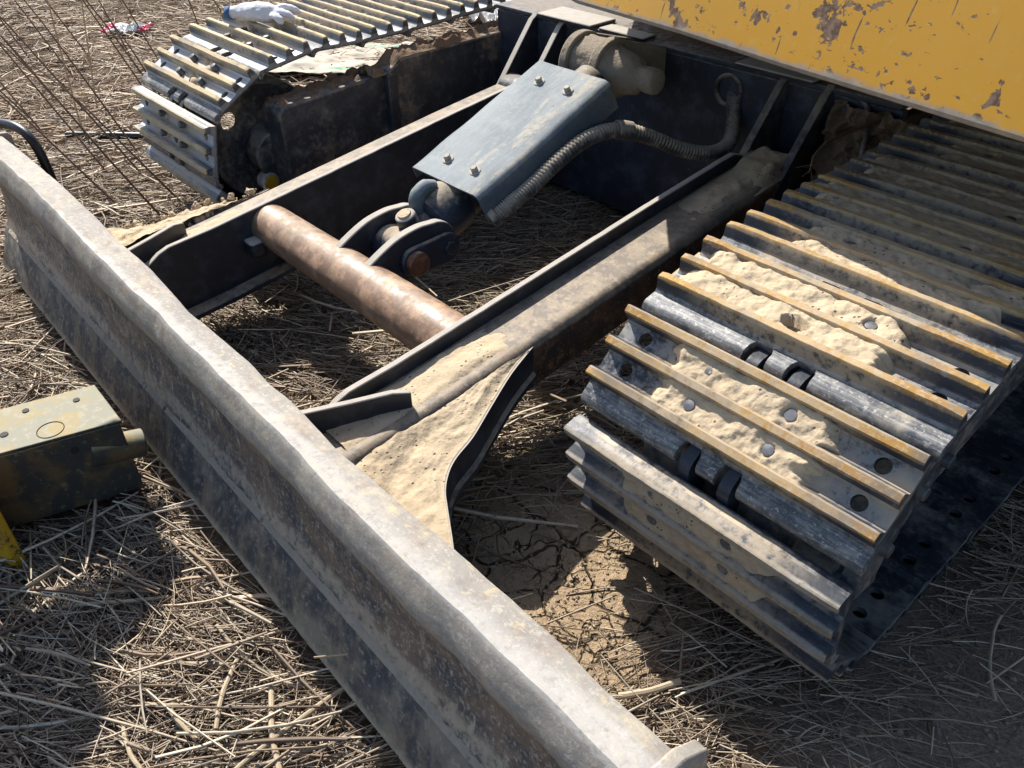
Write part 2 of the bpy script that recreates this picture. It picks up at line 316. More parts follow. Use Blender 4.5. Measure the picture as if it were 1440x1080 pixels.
def yellow_mat():
    k = NT('chipped_yellow_paint')
    n1 = k.noise(4, 4, .55); n2 = k.noise(70, 5, .65)
    col = k.mix(n1, (.46, .225, .010), (.55, .285, .016)); col = k.mix(k.m('MULTIPLY', k.thr(n2, .55, .75), .35), col, (.50, .36, .10))
    low = k.thr(k.oz, .82, .66)
    w = k.warp(.05, 16)
    p1 = k.noise(17, 5, .62, w); big = k.thr(k.m('ADD', p1, k.m('MULTIPLY', low, .075)), .676, .688)
    p2 = k.noise(46, 4, .62, k.map((1, 1, 1.7), (0, .5, 0))); sm_ = k.thr(k.m('ADD', p2, k.m('MULTIPLY', k.noise(6, 2), .22)), .742, .752)
    sp = k.thr(k.vor(34, vec=k.warp(.03, 30)), .17, .13); sp = k.m('MULTIPLY', sp, k.thr(k.noise(9, 2), .46, .50)); sp = k.m('MAXIMUM', sp, sm_)
    s1 = k.noise(11, 2, .5, k.map((1.2, 1, 22), (0, .35, .1))); s2 = k.noise(10, 2, .5, k.map((11, 1, .9), (0, -.62, 0))); s3 = k.noise(12, 2, .5, k.map((1.6, 1, 26), (0, -.25, 0)))
    scr = k.m('MAXIMUM', k.m('MAXIMUM', k.thr(s1, .76, .775), k.thr(s2, .695, .71)), k.thr(s3, .76, .775))
    ch = k.m('MAXIMUM', k.m('MAXIMUM', big, sp), scr)
    cc = k.mix(k.thr(n2, .4, .6), (.085, .045, .026), (.19, .125, .08)); cc = k.mix(k.thr(n1, .58, .66), cc, (.27, .24, .21))
    dsx = k.m('MULTIPLY', k.thr(k.noise(6, 5, .7, k.map((1, 1, .35))), .48, .72), .14); col = k.mix(dsx, col, (.50, .37, .16)); col = k.mix(ch, col, cc)
    edge = k.thr(k.m('ADD', k.oz, k.m('MULTIPLY', k.noise(30, 4, .6), .02)), .682, .672)
    col = k.mix(edge, col, k.mix(n2, (.15, .11, .08), (.40, .36, .30)))
    h = k.m('SUBTRACT', k.m('MULTIPLY', n2, .12), ch)
    return k.fin(col, k.mixf(ch, .38, .85), 0, k.bump(h, .15, .0012), .5)
M_yellow = yellow_mat()
def yellow_small():
    k = NT('scuffed_yellow_plate'); n1 = k.noise(9, 4); n2 = k.noise(40, 5, .7)
    col = k.mix(n1, (.36, .20, .008), (.48, .29, .014)); col = k.mix(k.thr(n2, .56, .62), col, (.08, .055, .035)); col = k.mix(k.thr(n1, .58, .66), col, (.16, .10, .05))
    return k.fin(col, .5, 0, k.bump(n2, .3, .002))
M_yel2 = yellow_small()
def box_mat():
    k = NT('faded_box_paint'); n1 = k.noise(10, 5, .6); n2 = k.noise(60, 5, .7)
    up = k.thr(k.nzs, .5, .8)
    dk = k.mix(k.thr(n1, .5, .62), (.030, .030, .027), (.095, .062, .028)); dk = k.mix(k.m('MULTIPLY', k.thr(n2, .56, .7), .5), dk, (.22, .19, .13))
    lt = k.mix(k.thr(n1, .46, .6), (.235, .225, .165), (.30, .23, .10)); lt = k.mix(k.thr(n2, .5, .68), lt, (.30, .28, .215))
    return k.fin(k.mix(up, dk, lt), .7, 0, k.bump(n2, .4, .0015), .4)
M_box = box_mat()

def ground_mat():
    k = NT('trodden_soil'); P = k.pos
    n1 = k.noise(2.2, 5, .6, P); n2 = k.noise(22, 6, .65, P); n3 = k.noise(110, 5, .7, P)
    col = k.mix(n1, (.10, .072, .05), (.17, .125, .088)); col = k.mix(k.thr(n2, .45, .68), col, (.21, .155, .11)); col = k.mix(k.thr(n3, .5, .72), col, (.08, .058, .042))
    v2 = k.n('ShaderNodeVectorMath', operation='DISTANCE'); k.put(v2.inputs[0], P); v2.inputs[1].default_value = (1.5, .12, -.05)
    dirt = k.thr(k.m('ADD', v2.outputs['Value'], k.m('MULTIPLY', n2, .2)), .62, .40)
    col = k.mix(dirt, col, k.mix(k.thr(n3, .35, .65), (.235, .172, .122), (.36, .275, .20)))
    wv = k.warp(.10, 7, P)
    e1 = k.vor(9, 'DISTANCE_TO_EDGE', wv); e2 = k.vor(19, 'DISTANCE_TO_EDGE', k.warp(.07, 11, P))
    c1 = k.thr(e1, .004, .034, 1., 0.); c2 = k.m('MULTIPLY', k.thr(e2, .004, .03, 1., 0.), k.thr(k.noise(5, 2, .5, P), .48, .6))
    cr = k.m('MULTIPLY', k.m('MAXIMUM', c1, c2), k.thr(n2, .25, .5))
    v = k.n('ShaderNodeVectorMath', operation='DISTANCE'); k.put(v.inputs[0], P); v.inputs[1].default_value = (.67, -.09, -.05)
    patch = k.thr(k.m('ADD', v.outputs['Value'], k.m('MULTIPLY', n2, .10)), .36, .28)
    cr = k.m('MULTIPLY', cr, patch)
    col = k.mix(k.m('MULTIPLY', patch, .9), col, k.mix(n2, (.38, .275, .17), (.52, .395, .255)))
    col = k.mix(k.m('MULTIPLY', cr, .85), col, (.045, .03, .02))
    h = k.m('ADD', k.m('MULTIPLY', n2, 1.), k.m('MULTIPLY', n3, .5)); h = k.m('SUBTRACT', h, k.m('MULTIPLY', cr, 1.6))
    return k.fin(col, .97, 0, k.bump(h, 1., .018), .1)
M_ground = ground_mat()
def straw_mat(name='dry_straw'):
    k = NT(name); a = k.n('ShaderNodeAttribute', attribute_name='Col'); n = k.noise(130, 3, .6, k.pos)
    col = k.mix(k.thr(n, .45, .7), a.outputs['Color'], (.20, .15, .10))
    x = k.n('ShaderNodeMix', data_type='RGBA'); x.inputs[0].default_value = .35; k.put(x.inputs[6], a.outputs['Color']); k.put(x.inputs[7], col)
    return k.fin(x.outputs[2], .6, 0, None, .35)
M_straw = straw_mat()
def plain(name, c, rough=.6, c2=None, scale=20, spec=.4, bump=.3):
    k = NT(name); n = k.noise(scale, 5, .6); return k.fin(k.mix(n, c, c2 or tuple(x*.7 for x in c)), rough, 0, k.bump(n, bump, .003), spec)
M_reed = plain('reed_brown', (.115, .06, .036), .6, (.19, .12, .075), 60)
M_stem = plain('pale_stem', (.47, .38, .255), .55, (.34, .26, .17), 90)
M_glove = plain('white_knit', (.70, .71, .74), .9, (.52, .53, .57), 70)
M_cuff = plain('blue_cuff', (.06, .14, .30), .8)
M_sack = plain('pale_sack', (.52, .465, .38), .8, (.40, .34, .26), 9)
M_green = plain('green_strap', (.12, .38, .22), .6)
M_bag = plain('white_film', (.78, .77, .75), .35, (.66, .63, .58), 14)
M_pink = plain('pink_print', (.72, .06, .16), .35); M_wrap = plain('white_print', (.78, .77, .74), .35); M_wgreen = plain('green_print', (.10, .40, .22), .35)
M_dark = plain('dark_steel', (.012, .012, .013), .7)

# ------------------------------------------------------------------ ground
def gz(x, y):
    z = -.056 - .052*sstep(-y, .05, .42)
    z += .010*fbm(x, y, 0, 1.7, 3) + .005*mnoise.noise(Vector((x*9, y*9, 1)))
    if abs(x) > 1.3 or y > 1.2: z += .03*mnoise.noise(Vector((x*.7, y*.7, 5)))
    tr = sstep(abs(x), .58, .72)*(1-sstep(abs(x), 1.12, 1.3))*sstep(y, -.05, .2)
    z = lerp(z, -.057, tr)
    pile = math.exp(-(((x-.33)/.22)**2+((y+.36)/.10)**2))
    return z + (.095+.012*mnoise.noise(Vector((x*40, y*40, 3))))*math.exp(-(((x-.76)/.11)**2+((y+.26)/.075)**2))
def axis(a, b, lo, hi, st):
    xs = list(np.arange(a, b, st)); left = []; s = st; x = a
    while x > lo: s *= 1.16; x -= s; left.append(x)
    right = []; s = st; x = xs[-1]
    while x < hi: s *= 1.16; x += s; right.append(x)
    return left[::-1]+xs+right
gx = axis(-2.2, 1.9, -60, 60, .024); gy = axis(-1.3, 1.6, -60, 60, .024)
gb = MB(); gb.add([(x, y, gz(x, y)) for x in gx for y in gy], [(i*len(gy)+j, (i+1)*len(gy)+j, (i+1)*len(gy)+j+1, i*len(gy)+j+1) for i in range(len(gx)-1) for j in range(len(gy)-1)])
ground = gb.build('ground', M_ground, angle=180, fix=False); tag(ground, kind='structure')
GX = np.array(gx); GY = np.array(gy); GZ = np.array([v[2] for v in gb.v]).reshape(len(gx), len(gy))
def gzn(x, y):
    i = np.clip(np.searchsorted(GX, x)-1, 0, len(GX)-2); j = np.clip(np.searchsorted(GY, y)-1, 0, len(GY)-2)
    u = (x-GX[i])/(GX[i+1]-GX[i]); v = (y-GY[j])/(GY[j+1]-GY[j])
    return (GZ[i, j]*(1-u)+GZ[i+1, j]*u)*(1-v)+(GZ[i, j+1]*(1-u)+GZ[i+1, j+1]*u)*v

# ------------------------------------------------------------------ the excavator
EX = bpy.data.objects.new('excavator', None); COL.objects.link(EX); EX.empty_display_size = .2
tag(EX, 'small black crawler excavator with steel tracks, dozer blade and chipped yellow body', 'excavator')

# --- moldboard (dozer blade)
EDGE = [(-1.2, -.313), (-1.144, -.312), (-.918, -.308), (-.721, -.308), (-.645, -.309), (-.477, -.313), (-.326, -.321), (-.165, -.321), (-.065, -.328), (.037, -.337), (.072, -.334), (.239, -.332), (.325, -.338), (.371, -.335), (.416, -.337), (.531, -.346), (.584, -.343), (.689, -.342), (.768, -.339), (.945, -.339), (1.026, -.347), (1.3, -.347)]
ex_, ey_ = zip(*EDGE)
def back_y(x): return float(np.interp(x, ex_, ey_))
def yaw_y(x): return -.018*x
front = [(-.440, -.072), (-.425, -.033), (-.410, .005), (-.398, .042), (-.389, .078), (-.384, .106), (-.3815, .130), (-.3820, .150), (-.3850, .166), (-.3895, .180), (-.3950, .193), (-.4000, .205), (-.4030, .217), (-.4025, .229), (-.3985, .2415), (-.3930, .2545), (-.3885, .2645), (-.3850, .2690), (-.352, .2635)]
def blade_ring(x):
    w = yaw_y(x); d = .007*nz(x*2.3, 3.1)+.0035*nz(x*9, 1.7)+.0015*nz(x*37, 1.2); dz = .0035*nz(x*5, 9.2)+.0020*nz(x*21, 4.)+.0012*nz(x*70, 6.)
    r = []
    for i, (y, z) in enumerate(front):
        t = sstep(z, .05, .22); jag = (.003*nz(x*40, 2)+.003*nz(x*130, 5)) if i == 0 else 0
        dd = .0018*nz(x*17, z*30, 3)
        r.append((x, y+w+d*t+dd, z+dz*t+jag))
    b = back_y(x)
    r += [(x, b-.012, .2625+dz), (x, b-.003, .259+dz), (x, b, .253+dz), (x, b+.001, .235), (x, b+.001, .19), (x, -.352+w, .165), (x, -.362+w, .11), (x, -.378+w, .045), (x, -.405+w, -.03), (x, -.422+w, -.07)]
    return r
m = MB(); XS = np.linspace(-1.123, 1.118, 150); m.loft([blade_ring(x) for x in XS])
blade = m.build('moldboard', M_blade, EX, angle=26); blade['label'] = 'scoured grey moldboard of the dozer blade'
m = MB(); rings = []
for x in np.linspace(-1.128, 1.124, 260):
    w = yaw_y(x); j = .0035*nz(x*30, 7)+.003*nz(x*90, 2)+.002*nz(x*240, 2)
    rings.append([(x, -.4300+w, -.030), (x, -.4480+w, -.072+j), (x, -.4475+w, -.080+j), (x, -.438+w, -.080+j), (x, -.405+w, .008), (x, -.397+w, .020), (x, -.4045+w, .026), (x, -.4100+w, .021)])
m.loft(rings); m.build('cutting_edge', M_cut, blade, angle=40)
# mud line along the seam above the cutting edge
m = MB(); rings = []
for x in np.linspace(-1.10, 1.10, 480):
    w = yaw_y(x); a = .007*max(-.4, -.05+fbm(x, 2, 0, 6, 5)); b = a*(.55+.25*nz(x*25, 8)); k_ = .0035*fbm(x, 1, 0, 55, 4)
    rings.append([(x, -.4085+w, .016+k_), (x, -.4105+w-.08*b, .0225+.2*b+k_), (x, -.4045+w-.1*a, .029+.5*a+k_), (x, -.3935+w, .036+1.1*a+k_*2), (x, -.38+w, .04)])
m.loft(rings); m.build('dried_mud', M_mudline, blade, angle=60)
for sx in (-1, 1):
    x = 1.126*sx; w = yaw_y(x); pr = [(-.432, -.07), (-.40, .03), (-.383, .11), (-.378, .165), (-.40, .20), (-.412, .228), (-.405, .255), (-.38, .270), (-.33, .265)]+([(-.290, .235), (-.285, .20)] if sx > 0 else [(-.322, .255), (-.322, .20)])+[(-.33, .08), (-.37, -.06)]
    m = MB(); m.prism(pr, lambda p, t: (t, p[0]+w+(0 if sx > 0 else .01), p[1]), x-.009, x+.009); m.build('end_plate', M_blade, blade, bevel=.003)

# --- push arms
AY = [-.345, -.306, -.125, .135, .57, .746, .86]; AZ = [.192, .195, .209, .241, .296, .316, .328]
def ztop(y): return float(np.interp(y, AY, AZ))
def arm(side):
    ys = np.linspace(-.335, .80, 36)
    m = MB(); rings = []
    for y in ys:
        z = ztop(y)-.030; h = .10+.035*sstep(-y, .0, .25); x0, x1, r = .3535, .462, .020
        ring = [(x0, y, z), (x1-r-.02, y, z)]+[(x1-r+r*sin(a), y, z-r+r*cos(a)) for a in np.linspace(0, pi/2, 9)]+[(x1, y, z-h+.01), (x1-.006, y, z-h), (x0, y, z-h)]
        rings.append(ring)
    m.loft(rings)
    if side < 0: m.mirror()
    A = m.build('push_arm', M_arm, EX, angle=40)
    A['label'] = 'rusty push arm beside the near track' if side > 0 else 'dark push arm beside the far track'
    def sub(mb, name, mat, **k):
        if side < 0: mb.mirror()
        return mb.build(name, mat, A, **k)
    # inner web plate standing above the box, end rounded down at the pivot
    m = MB(); rings = []
    for y in list(np.linspace(-.345, .835, 50)):
        z = ztop(y); drop = .03*sstep(y, .79, .84)+.06*sstep(-y, .22, .36); jit = .0012*nz(y*25, side)
        rings.append([(.340, y, z-drop+jit), (.3535, y, z-drop+jit), (.3535, y, z-.17-.03*sstep(-y, 0, .3)), (.340, y, z-.17-.03*sstep(-y, 0, .3))])
    m.loft(rings); sub(m, 'web_plate', M_armplate, bevel=.002)
    # lower flange along the inside
    m = MB(); m.loft([[(.30, y, ztop(y)-.155), (.34, y, ztop(y)-.155), (.34, y, ztop(y)-.167), (.30, y, ztop(y)-.167)] for y in np.linspace(-.33, .05, 10)]); sub(m, 'flange', M_black, bevel=.002)
    # outer gusset: thick triangular box flaring out to the blade
    gl = [(.463, .082), (.483, .013), (.516, -.065), (.541, -.122), (.553, -.166), (.567, -.193), (.590, -.218), (.620, -.238), (.680, -.276), (.72, -.305), (.72, -.355)]
    gp = catmull([(a, b, 0) for a, b in gl], 4); zt = lambda y: .184+.19*y
    m = MB(); n = len(gp); vs = []; fs = []
    for p in gp: vs += [(p.x, p.y, zt(p.y)), (p.x, p.y, zt(p.y)-.052), (.4625, p.y, zt(p.y)), (.4625, p.y, zt(p.y)-.052)]
    for i in range(n-1):
        a = i*4; b = a+4; fs += [(a, b, b+1, a+1), (a+2, b+2, b, a), (a+1, b+1, b+3, a+3)]
    fs += [((n-1)*4, (n-1)*4+1, (n-1)*4+3, (n-1)*4+2)]
    m.add(vs, fs); sub(m, 'gusset', M_armplate, angle=40)
    # bottom flange of the gusset, standing a little proud
    m = MB(); vs = []; fs = []
    for p in gp: vs += [(p.x+.012, p.y-.004, zt(p.y)-.0525), (p.x+.012, p.y-.004, zt(p.y)-.064), (.4625, p.y, zt(p.y)-.0525), (.4625, p.y, zt(p.y)-.064)]
    for i in range(n-1):
        a = i*4; b = a+4; fs += [(a, b, b+1, a+1), (a+2, b+2, b, a), (a+1, b+1, b+3, a+3)]
    m.add(vs, fs); sub(m, 'gusset_flange', M_black, angle=40)
    # mud skin over the gusset
    m = MB()
    gx_ = [p.x for p in gp]; gy_ = [p.y for p in gp]
    def fm(u, v):
        y = lerp(.070, -.338, u); xo = float(np.interp(-y, [-q for q in gy_], gx_))-.004
        xi = .4635; x = lerp(xi, xo, v)
        e = min(1, 6*(1-v)*max(.02, xo-xi)*8)
        th = .0035+.006*sstep(v, 1.0, .35)*sstep(u, 0, .15)+.020*sstep(v, .35, 0.)*sstep(u, .25, .8)+.0036*fbm(x, y, side, 34, 4)+.004*fbm(x, y, side+4, 9, 2)
        if side < 0: th += .014*sstep(u, .1, .5)+.010*max(0, fbm(x, y, 3, 20, 3))*sstep(u, .1, .4)
        return (x, y, zt(y)+max(.0008, th*e))
    m.grid(150, 70, fm); sub(m, 'dried_mud', M_mud, angle=180)
    # mud on top of the box
    m = MB()
    def fb(u, v):
        y = lerp(-.29, .80, u); x = lerp(.355, .441, v)
        e = sstep(v, 0, .12)*sstep(v, 1, .8)
        k_ = -.55+1.4*max(sstep(y, .12, -.02), sstep(y, .50, .66)) + .6*fbm(x, y, 2+side, 11, 4)
        if side < 0: k_ = 1.2*sstep(y, .05, -.05)-.8
        return (x, y, ztop(y)-.0312+e*(.0075*k_+.0022*fbm(x, y, side, 40, 3)))
    m.grid(160, 22, fb); sub(m, 'mud_skin', M_mud, angle=180)
    # angled stiffener plate near the blade
    a = Vector((.352, -.335, 0)); b = Vector((.425, -.155, 0)); t = (b-a).normalized(); nn = Vector((-t.y, t.x, 0))*.006
    m = MB(); m.loft([[tuple(p+nn+Vector((0, 0, z0))), tuple(p-nn+Vector((0, 0, z0))), tuple(p-nn+Vector((0, 0, z1))), tuple(p+nn+Vector((0, 0, z1)))] for p, z0, z1 in
        [(a, .10, .213), (lerp(a, b, .5), .12, .212), (lerp(a, b, .85), .13, .213), (b, .14, .206)]])
    sub(m, 'stiffener', M_armplate, bevel=.002)
    # little tab under the tube joint
    m = MB(); m.box((.320, -.045, ztop(-.05)-.075), (.038, .035, .04)); sub(m, 'tab', M_armplate, bevel=.006)
    # pivot boss between the frame ribs
    m = MB(); m.cyl((.348, .845, .262), (.452, .845, .262), .05, n=28); sub(m, 'pivot_boss', M_frame, bevel=.004)
    if side < 0: return A
    # soil heap against the rear end of the arm
    m = MB()
    def fh(u, v):
        x = lerp(.352, .462, u); y = lerp(.72, .86, v); e = sstep(u, 0, .2)*sstep(u, 1, .8)
        return (x, y, ztop(y)-.036+e*.03*sstep(v, 0, .6)+.006*e*fbm(x, y, side, 35, 3))
    m.grid(26, 26, fh); sub(m, 'soil_heap', M_mud2, angle=180)
    return A
armR = arm(1); armL = arm(-1)
# clods on the far gusset
def clod(m, c, r, sd):
    R_ = Matrix.Rotation(sd*2.4, 3, Vector((sin(sd), cos(sd*1.7), .4)).normalized()); rings = []
    for a in np.linspace(-pi/2+.25, pi/2-.25, 5):
        rings.append([tuple(c+R_ @ Vector((cos(a)*cos(b), cos(a)*sin(b), sin(a)))*r*(1+.7*nz(cos(a)*cos(b)*2.6+sd, cos(a)*sin(b)*2.6, sin(a)*2.6))) for b in np.linspace(0, 2*pi, 8, endpoint=False)])
    m.loft(rings)
m = MB()
for i in range(260):
    y = random.gauss(-.15, .10); y = max(-.32, min(.06, y)); x = -random.uniform(.465, .465+max(.02, (.08-y)*.5)); r = random.choice((.0015, .002, .0025, .003, .003, .004, .005, .0085))
    clod(m, Vector((x, y, .184+.19*y+.008+r*.5)), r, i*1.37)
cl = m.build('soil_clods', M_mud, armL, angle=15); cl['kind'] = 'stuff'

# --- cross tube and clevis
TY, TZ, TR = .012, .172, .053
m = MB(); rings = []
for x in np.linspace(-.340, .340, 60):
    r = TR*(.92+.08*sstep(x, -.35, .25))+.0008*nz(x*30, 2)
    rings.append([(x, TY+r*cos(a), TZ+r*sin(a)) for a in np.linspace(0, 2*pi, 40, endpoint=False)])
m.loft(rings); tube = m.build('cross_tube', M_tube, EX, angle=50); tube['label'] = 'worn rust brown cross tube between the push arms'
def clevis(x0, x1):
    c = (.180, .208); r = .054
    poly = [(p.x, p.y) for p in catmull([(-.030, .190, 0), (.000, .214, 0), (.044, .238, 0), (.091, .257, 0), (.140, .2645, 0), (.170, .2628, 0)], 5)]
    poly += [(c[0]+r*cos(a), c[1]+r*sin(a)) for a in np.linspace(radians(92), radians(-90), 20)]
    poly += [(.13, .160), (.07, .155), (.050, .165)]
    m = MB(); m.prism(poly, lambda p, t: (t, p[0], p[1]), x0, x1)
    return m.build('clevis_plate', M_armplate, tube, bevel=.004, seg=3)
clevis(.044, .064); clevis(-.064, -.044)
m = MB(); m.cyl((-.085, .115, .200), (.084, .115, .200), .021, n=28); m.cyl((.078, .115, .200), (.094, .115, .200), .026, n=32); m.build('pivot_pin', M_boss, tube, bevel=.003)
m = MB(); po = [(.115+.031*cos(a), .200+.031*sin(a)) for a in np.linspace(pi/2, 3*pi/2, 14)]+[(.200+.034*cos(a), .200+.034*sin(a)) for a in np.linspace(-pi/2, pi/2, 14)]
m.prism(po, lambda p, t: (t, p[0], p[1]), .065, .077); kp = m.build('keeper_plate', M_black, tube, bevel=.003)
m = MB(); m.cyl((.076, .205, .200), (.083, .205, .200), .016, n=6); m.build('keeper_bolt', M_black, tube, bevel=.002)

# --- lift cylinder under its guard
P0 = Vector((0, .13, .196)); P1 = Vector((0, .755, .425)); DU = (P1-P0).normalized(); DN = Vector((1, 0, 0)).cross(DU).normalized()
if DN.z < 0: DN = -DN
m = MB(); m.cyl(P0+DU*.10, P1-DU*.05, .051, n=40); cyl = m.build('lift_cylinder', M_black, EX); cyl['label'] = 'dark hydraulic cylinder barrel under the guard plate'
m = MB(); m.cyl(P0-Vector((.040, 0, 0)), P0+Vector((.040, 0, 0)), .043, n=32); m.cyl(P0+DU*.02, P0+DU*.12, .036, n=28); m.build('rod_eye', M_black, cyl, bevel=.004)
m = MB(); m.tube([P0+DU*.085, P0+DU*.095, P0+DU*.125, P0+DU*.16, P0+DU*.175], [.040, .056, .060, .060, .052], 40); m.build('gland_ring', M_black, cyl)
q = P0+DU*.045; m = MB(); m.tube([q, q+DN*.052, q+DN*.060], [.023, .023, .021], 28); m.build('grease_cap', M_armplate, cyl, bevel=.003)
m = MB(); m.tube([q+DN*.0602, q+DN*.064], [.015, .014], 24); m.build('cap_mud', M_mud, cyl)
q = P0+DU*.092+Vector((-.012, 0, 0)); m = MB(); m.tube(catmull([q+DN*.03-DU*.012, q+DN*.052-DU*.006, q+DN*.067+DU*.008, q+DN*.069+DU*.03, q+DN*.058+DU*.045], 5), [.017]*6+[.018]*5+[.017]*5+[.015]*5, 24); m.build('port_boss', M_guard, cyl)

# --- folded guard plate with four bolts
GA = Vector((0, .257, .308)); GB = Vector((0, .640, .456)); gu = (GB-GA).normalized(); gn = Vector((1, 0, 0)).cross(gu)
if gn.z < 0: gn = -gn
prof = [(-.112, -.030), (-.112, -.004), (-.108, 0), (-.06, 0), (0, 0), (.05, 0), (.098, 0), (.108, -.004), (.113, -.012), (.121, -.066)]
prof_in = [(.1165, -.066), (.109, -.014), (.105, -.0085), (.097, -.005), (-.107, -.005), (-.108, -.006), (-.108, -.030)]
m = MB(); L = (GB-GA).length
def gp3(p, t): return tuple(GA+gu*t+Vector((p[0], 0, 0))+gn*p[1])
rings = []
for t in np.linspace(0, L, 24):
    tt = t
    rings.append([gp3((p[0]+.0012*nz(t*9, p[1]*9, 4), p[1]+.0022*nz(t*11, p[0]*16)), t) for p in prof+prof_in])
m.loft(rings)
guard = m.build('cylinder_guard', M_guard, EX, bevel=.0012, angle=50); guard['label'] = 'dusty blue-grey folded steel guard plate over the lift cylinder'
def guard_bolt(x, t):
    c = GA+gu*t+Vector((x, 0, 0)); m = MB(); m.tube([c+gn*.0003, c+gn*.002, c+gn*.003], [.013, .013, .0115], 24)
    R_ = Matrix.Rotation(random.random(), 3, gn)
    hexp = [R_ @ (Vector((1, 0, 0))*cos(a)*.0078+gu*sin(a)*.0078) for a in np.linspace(0, 2*pi, 6, endpoint=False)]
    m.loft([[c+gn*.003+h for h in hexp], [c+gn*.011+h for h in hexp], [c+gn*.0125+h*.85 for h in hexp]])
    return m.build('bolt', M_zinc, guard, angle=30)
for x, t in ((-.045, .055), (.045, .055), (-.045, .345), (.045, .345)): guard_bolt(x, t)
# end closing plate of the guard
m = MB(); m.loft([[gp3((-.105, -.006), L-.012), gp3((.103, -.006), L-.012), gp3((.112, -.06), L-.012), (gp3((-.105, -.06), L-.012))], [gp3((-.105, -.006), L-.008), gp3((.103, -.006), L-.008), gp3((.112, -.06), L-.008), gp3((-.105, -.06), L-.008)]]); m.build('end_gusset', M_black, guard)

# --- corrugated hose
hp = catmull([(.118, .285, .250), (.132, .32, .275), (.138, .38, .300), (.138, .46, .335), (.140, .55, .362), (.155, .63, .362), (.185, .70, .335), (.225, .765, .300), (.262, .825, .285), (.268, .885, .293), (.240, .935, .330), (.215, .962, .365), (.200, .985, .388), (.195, 1.03, .395)], 40)
m = MB(); rad = [.0158+.0016*(1 if (i//2) % 2 else -1) for i in range(len(hp))]; m.tube(hp, rad, 14)
hose = m.build('corrugated_hose', M_rubber, EX, angle=180); hose['label'] = 'dusty corrugated hydraulic hose beside the guard plate'
m = MB(); m.tube(hp[196:216], .0215, 16); m.build('hose_sleeve', M_rubber, hose, bevel=.002)
m = MB(); m.tube(hp[4:20], .0205, 16); m.build('hose_sleeve', M_rubber, hose, bevel=.002)

# --- mud-caked cylinder base lug
m = MB()
for xa, xb in ((-.105, -.080), (-.012, .014)):
    poly = [(.765+.068*cos(a), .435+.068*sin(a)) for a in np.linspace(radians(-60), radians(235), 24)]+[(.72, .33), (.96, .33), (.96, .42), (.86, .45)][::1]
    m2 = [(.765+.070*cos(a), .432+.070*sin(a)) for a in np.linspace(0, 2*pi, 36, endpoint=False)]
    m.prism(m2, lambda p, t: (t, p[0], p[1]), xa, xb)
    m.prism([(.76, .502), (.955, .447), (.955, .36), (.76, .362)], lambda p, t: (t, p[0], p[1]), xa+.002, xb-.002)
lug = m.build('cylinder_lug', M_grey_mud, EX, bevel=.004); lug['label'] = 'mud caked lug at the rear end of the lift cylinder'
m = MB(); rings = []
for x in np.linspace(-.081, -.011, 20):
    rings.append([(x, .765+(.061+.006*fbm(x, a, 0, 9, 3))*cos(a), .432+(.061+.006*fbm(x, cos(a), sin(a), 12, 3))*sin(a)) for a in np.linspace(0, 2*pi, 40, endpoint=False)])
m.loft(rings); m.build('mud_collar', M_grey_mud, lug, angle=180)
m = MB(); rings = []
for x, r in ((.0135, .060), (.03, .052), (.055, .047), (.085, .040), (.092, .030), (.105, .027), (.118, .029), (.14, .028), (.143, .025)):
    rings.append([(x, .765+(r+.003*fbm(x, cos(a), sin(a), 14, 3))*cos(a), .432+(r+.003*fbm(x, cos(a)+3, sin(a), 14, 3))*sin(a)) for a in np.linspace(0, 2*pi, 36, endpoint=False)])
m.loft(rings); m.build('pin_end', M_grey_mud, lug, angle=60)

# --- centre frame
m = MB(); m.box((0, .968, .205), (1.24, .024, .46)); m.box((-.60, 1.7, .20), (.024, 1.44, .42)); m.box((.60, 1.7, .20), (.024, 1.44, .42)); m.box((0, 2.4, .2), (1.22, .02, .4))
frame = m.build('centre_frame', M_frame, EX, bevel=.003); frame['label'] = 'dark painted centre frame behind the blade arms'
m = MB(); m.box((0, 1.68, .443), (1.236, 1.46, .012)); m.build('top_plate', M_frame, frame, bevel=.003)
m = MB(); m.box((-.325, .98, .4545), (.20, .10, .010)); m.build('cover_plate', M_armplate, frame, bevel=.003)
m = MB(); m.box((.325, .98, .4545), (.20, .10, .010)); m.build('cover_plate', M_armplate, frame, bevel=.003)
m = MB(); m.box((-.13, .966, .4535), (.15, .05, .008)); m.build('cover_plate', M_armplate, frame, bevel=.003)
for x in (-.455, -.346, .346, .455):
    m = MB(); m.prism([(.948, .445), (.956, .455), (.956, .10), (.86, .10), (.79, .20), (.79, .262), (.812, .287), (.935, .437)], lambda p, t: (t, p[0], p[1]), x-.009, x+.009)
    m.build('rib', M_frame_dirty if x > 0 else M_armplate, frame, bevel=.0015)
m = MB(); m.tube([(.203+.034*cos(a), .953, .385+.034*sin(a)) for a in np.linspace(0, 2*pi, 29)], .006, 10, caps=False); m.build('grommet', M_rubber, frame)
m = MB(); m.tube(catmull([(.50, .96, .438), (.535, .955, .434), (.560, .935, .41), (.60, .86, .33), (.615, .80, .27)], 6), .006, 10); m.build('grease_line', M_frame_dirty, frame)
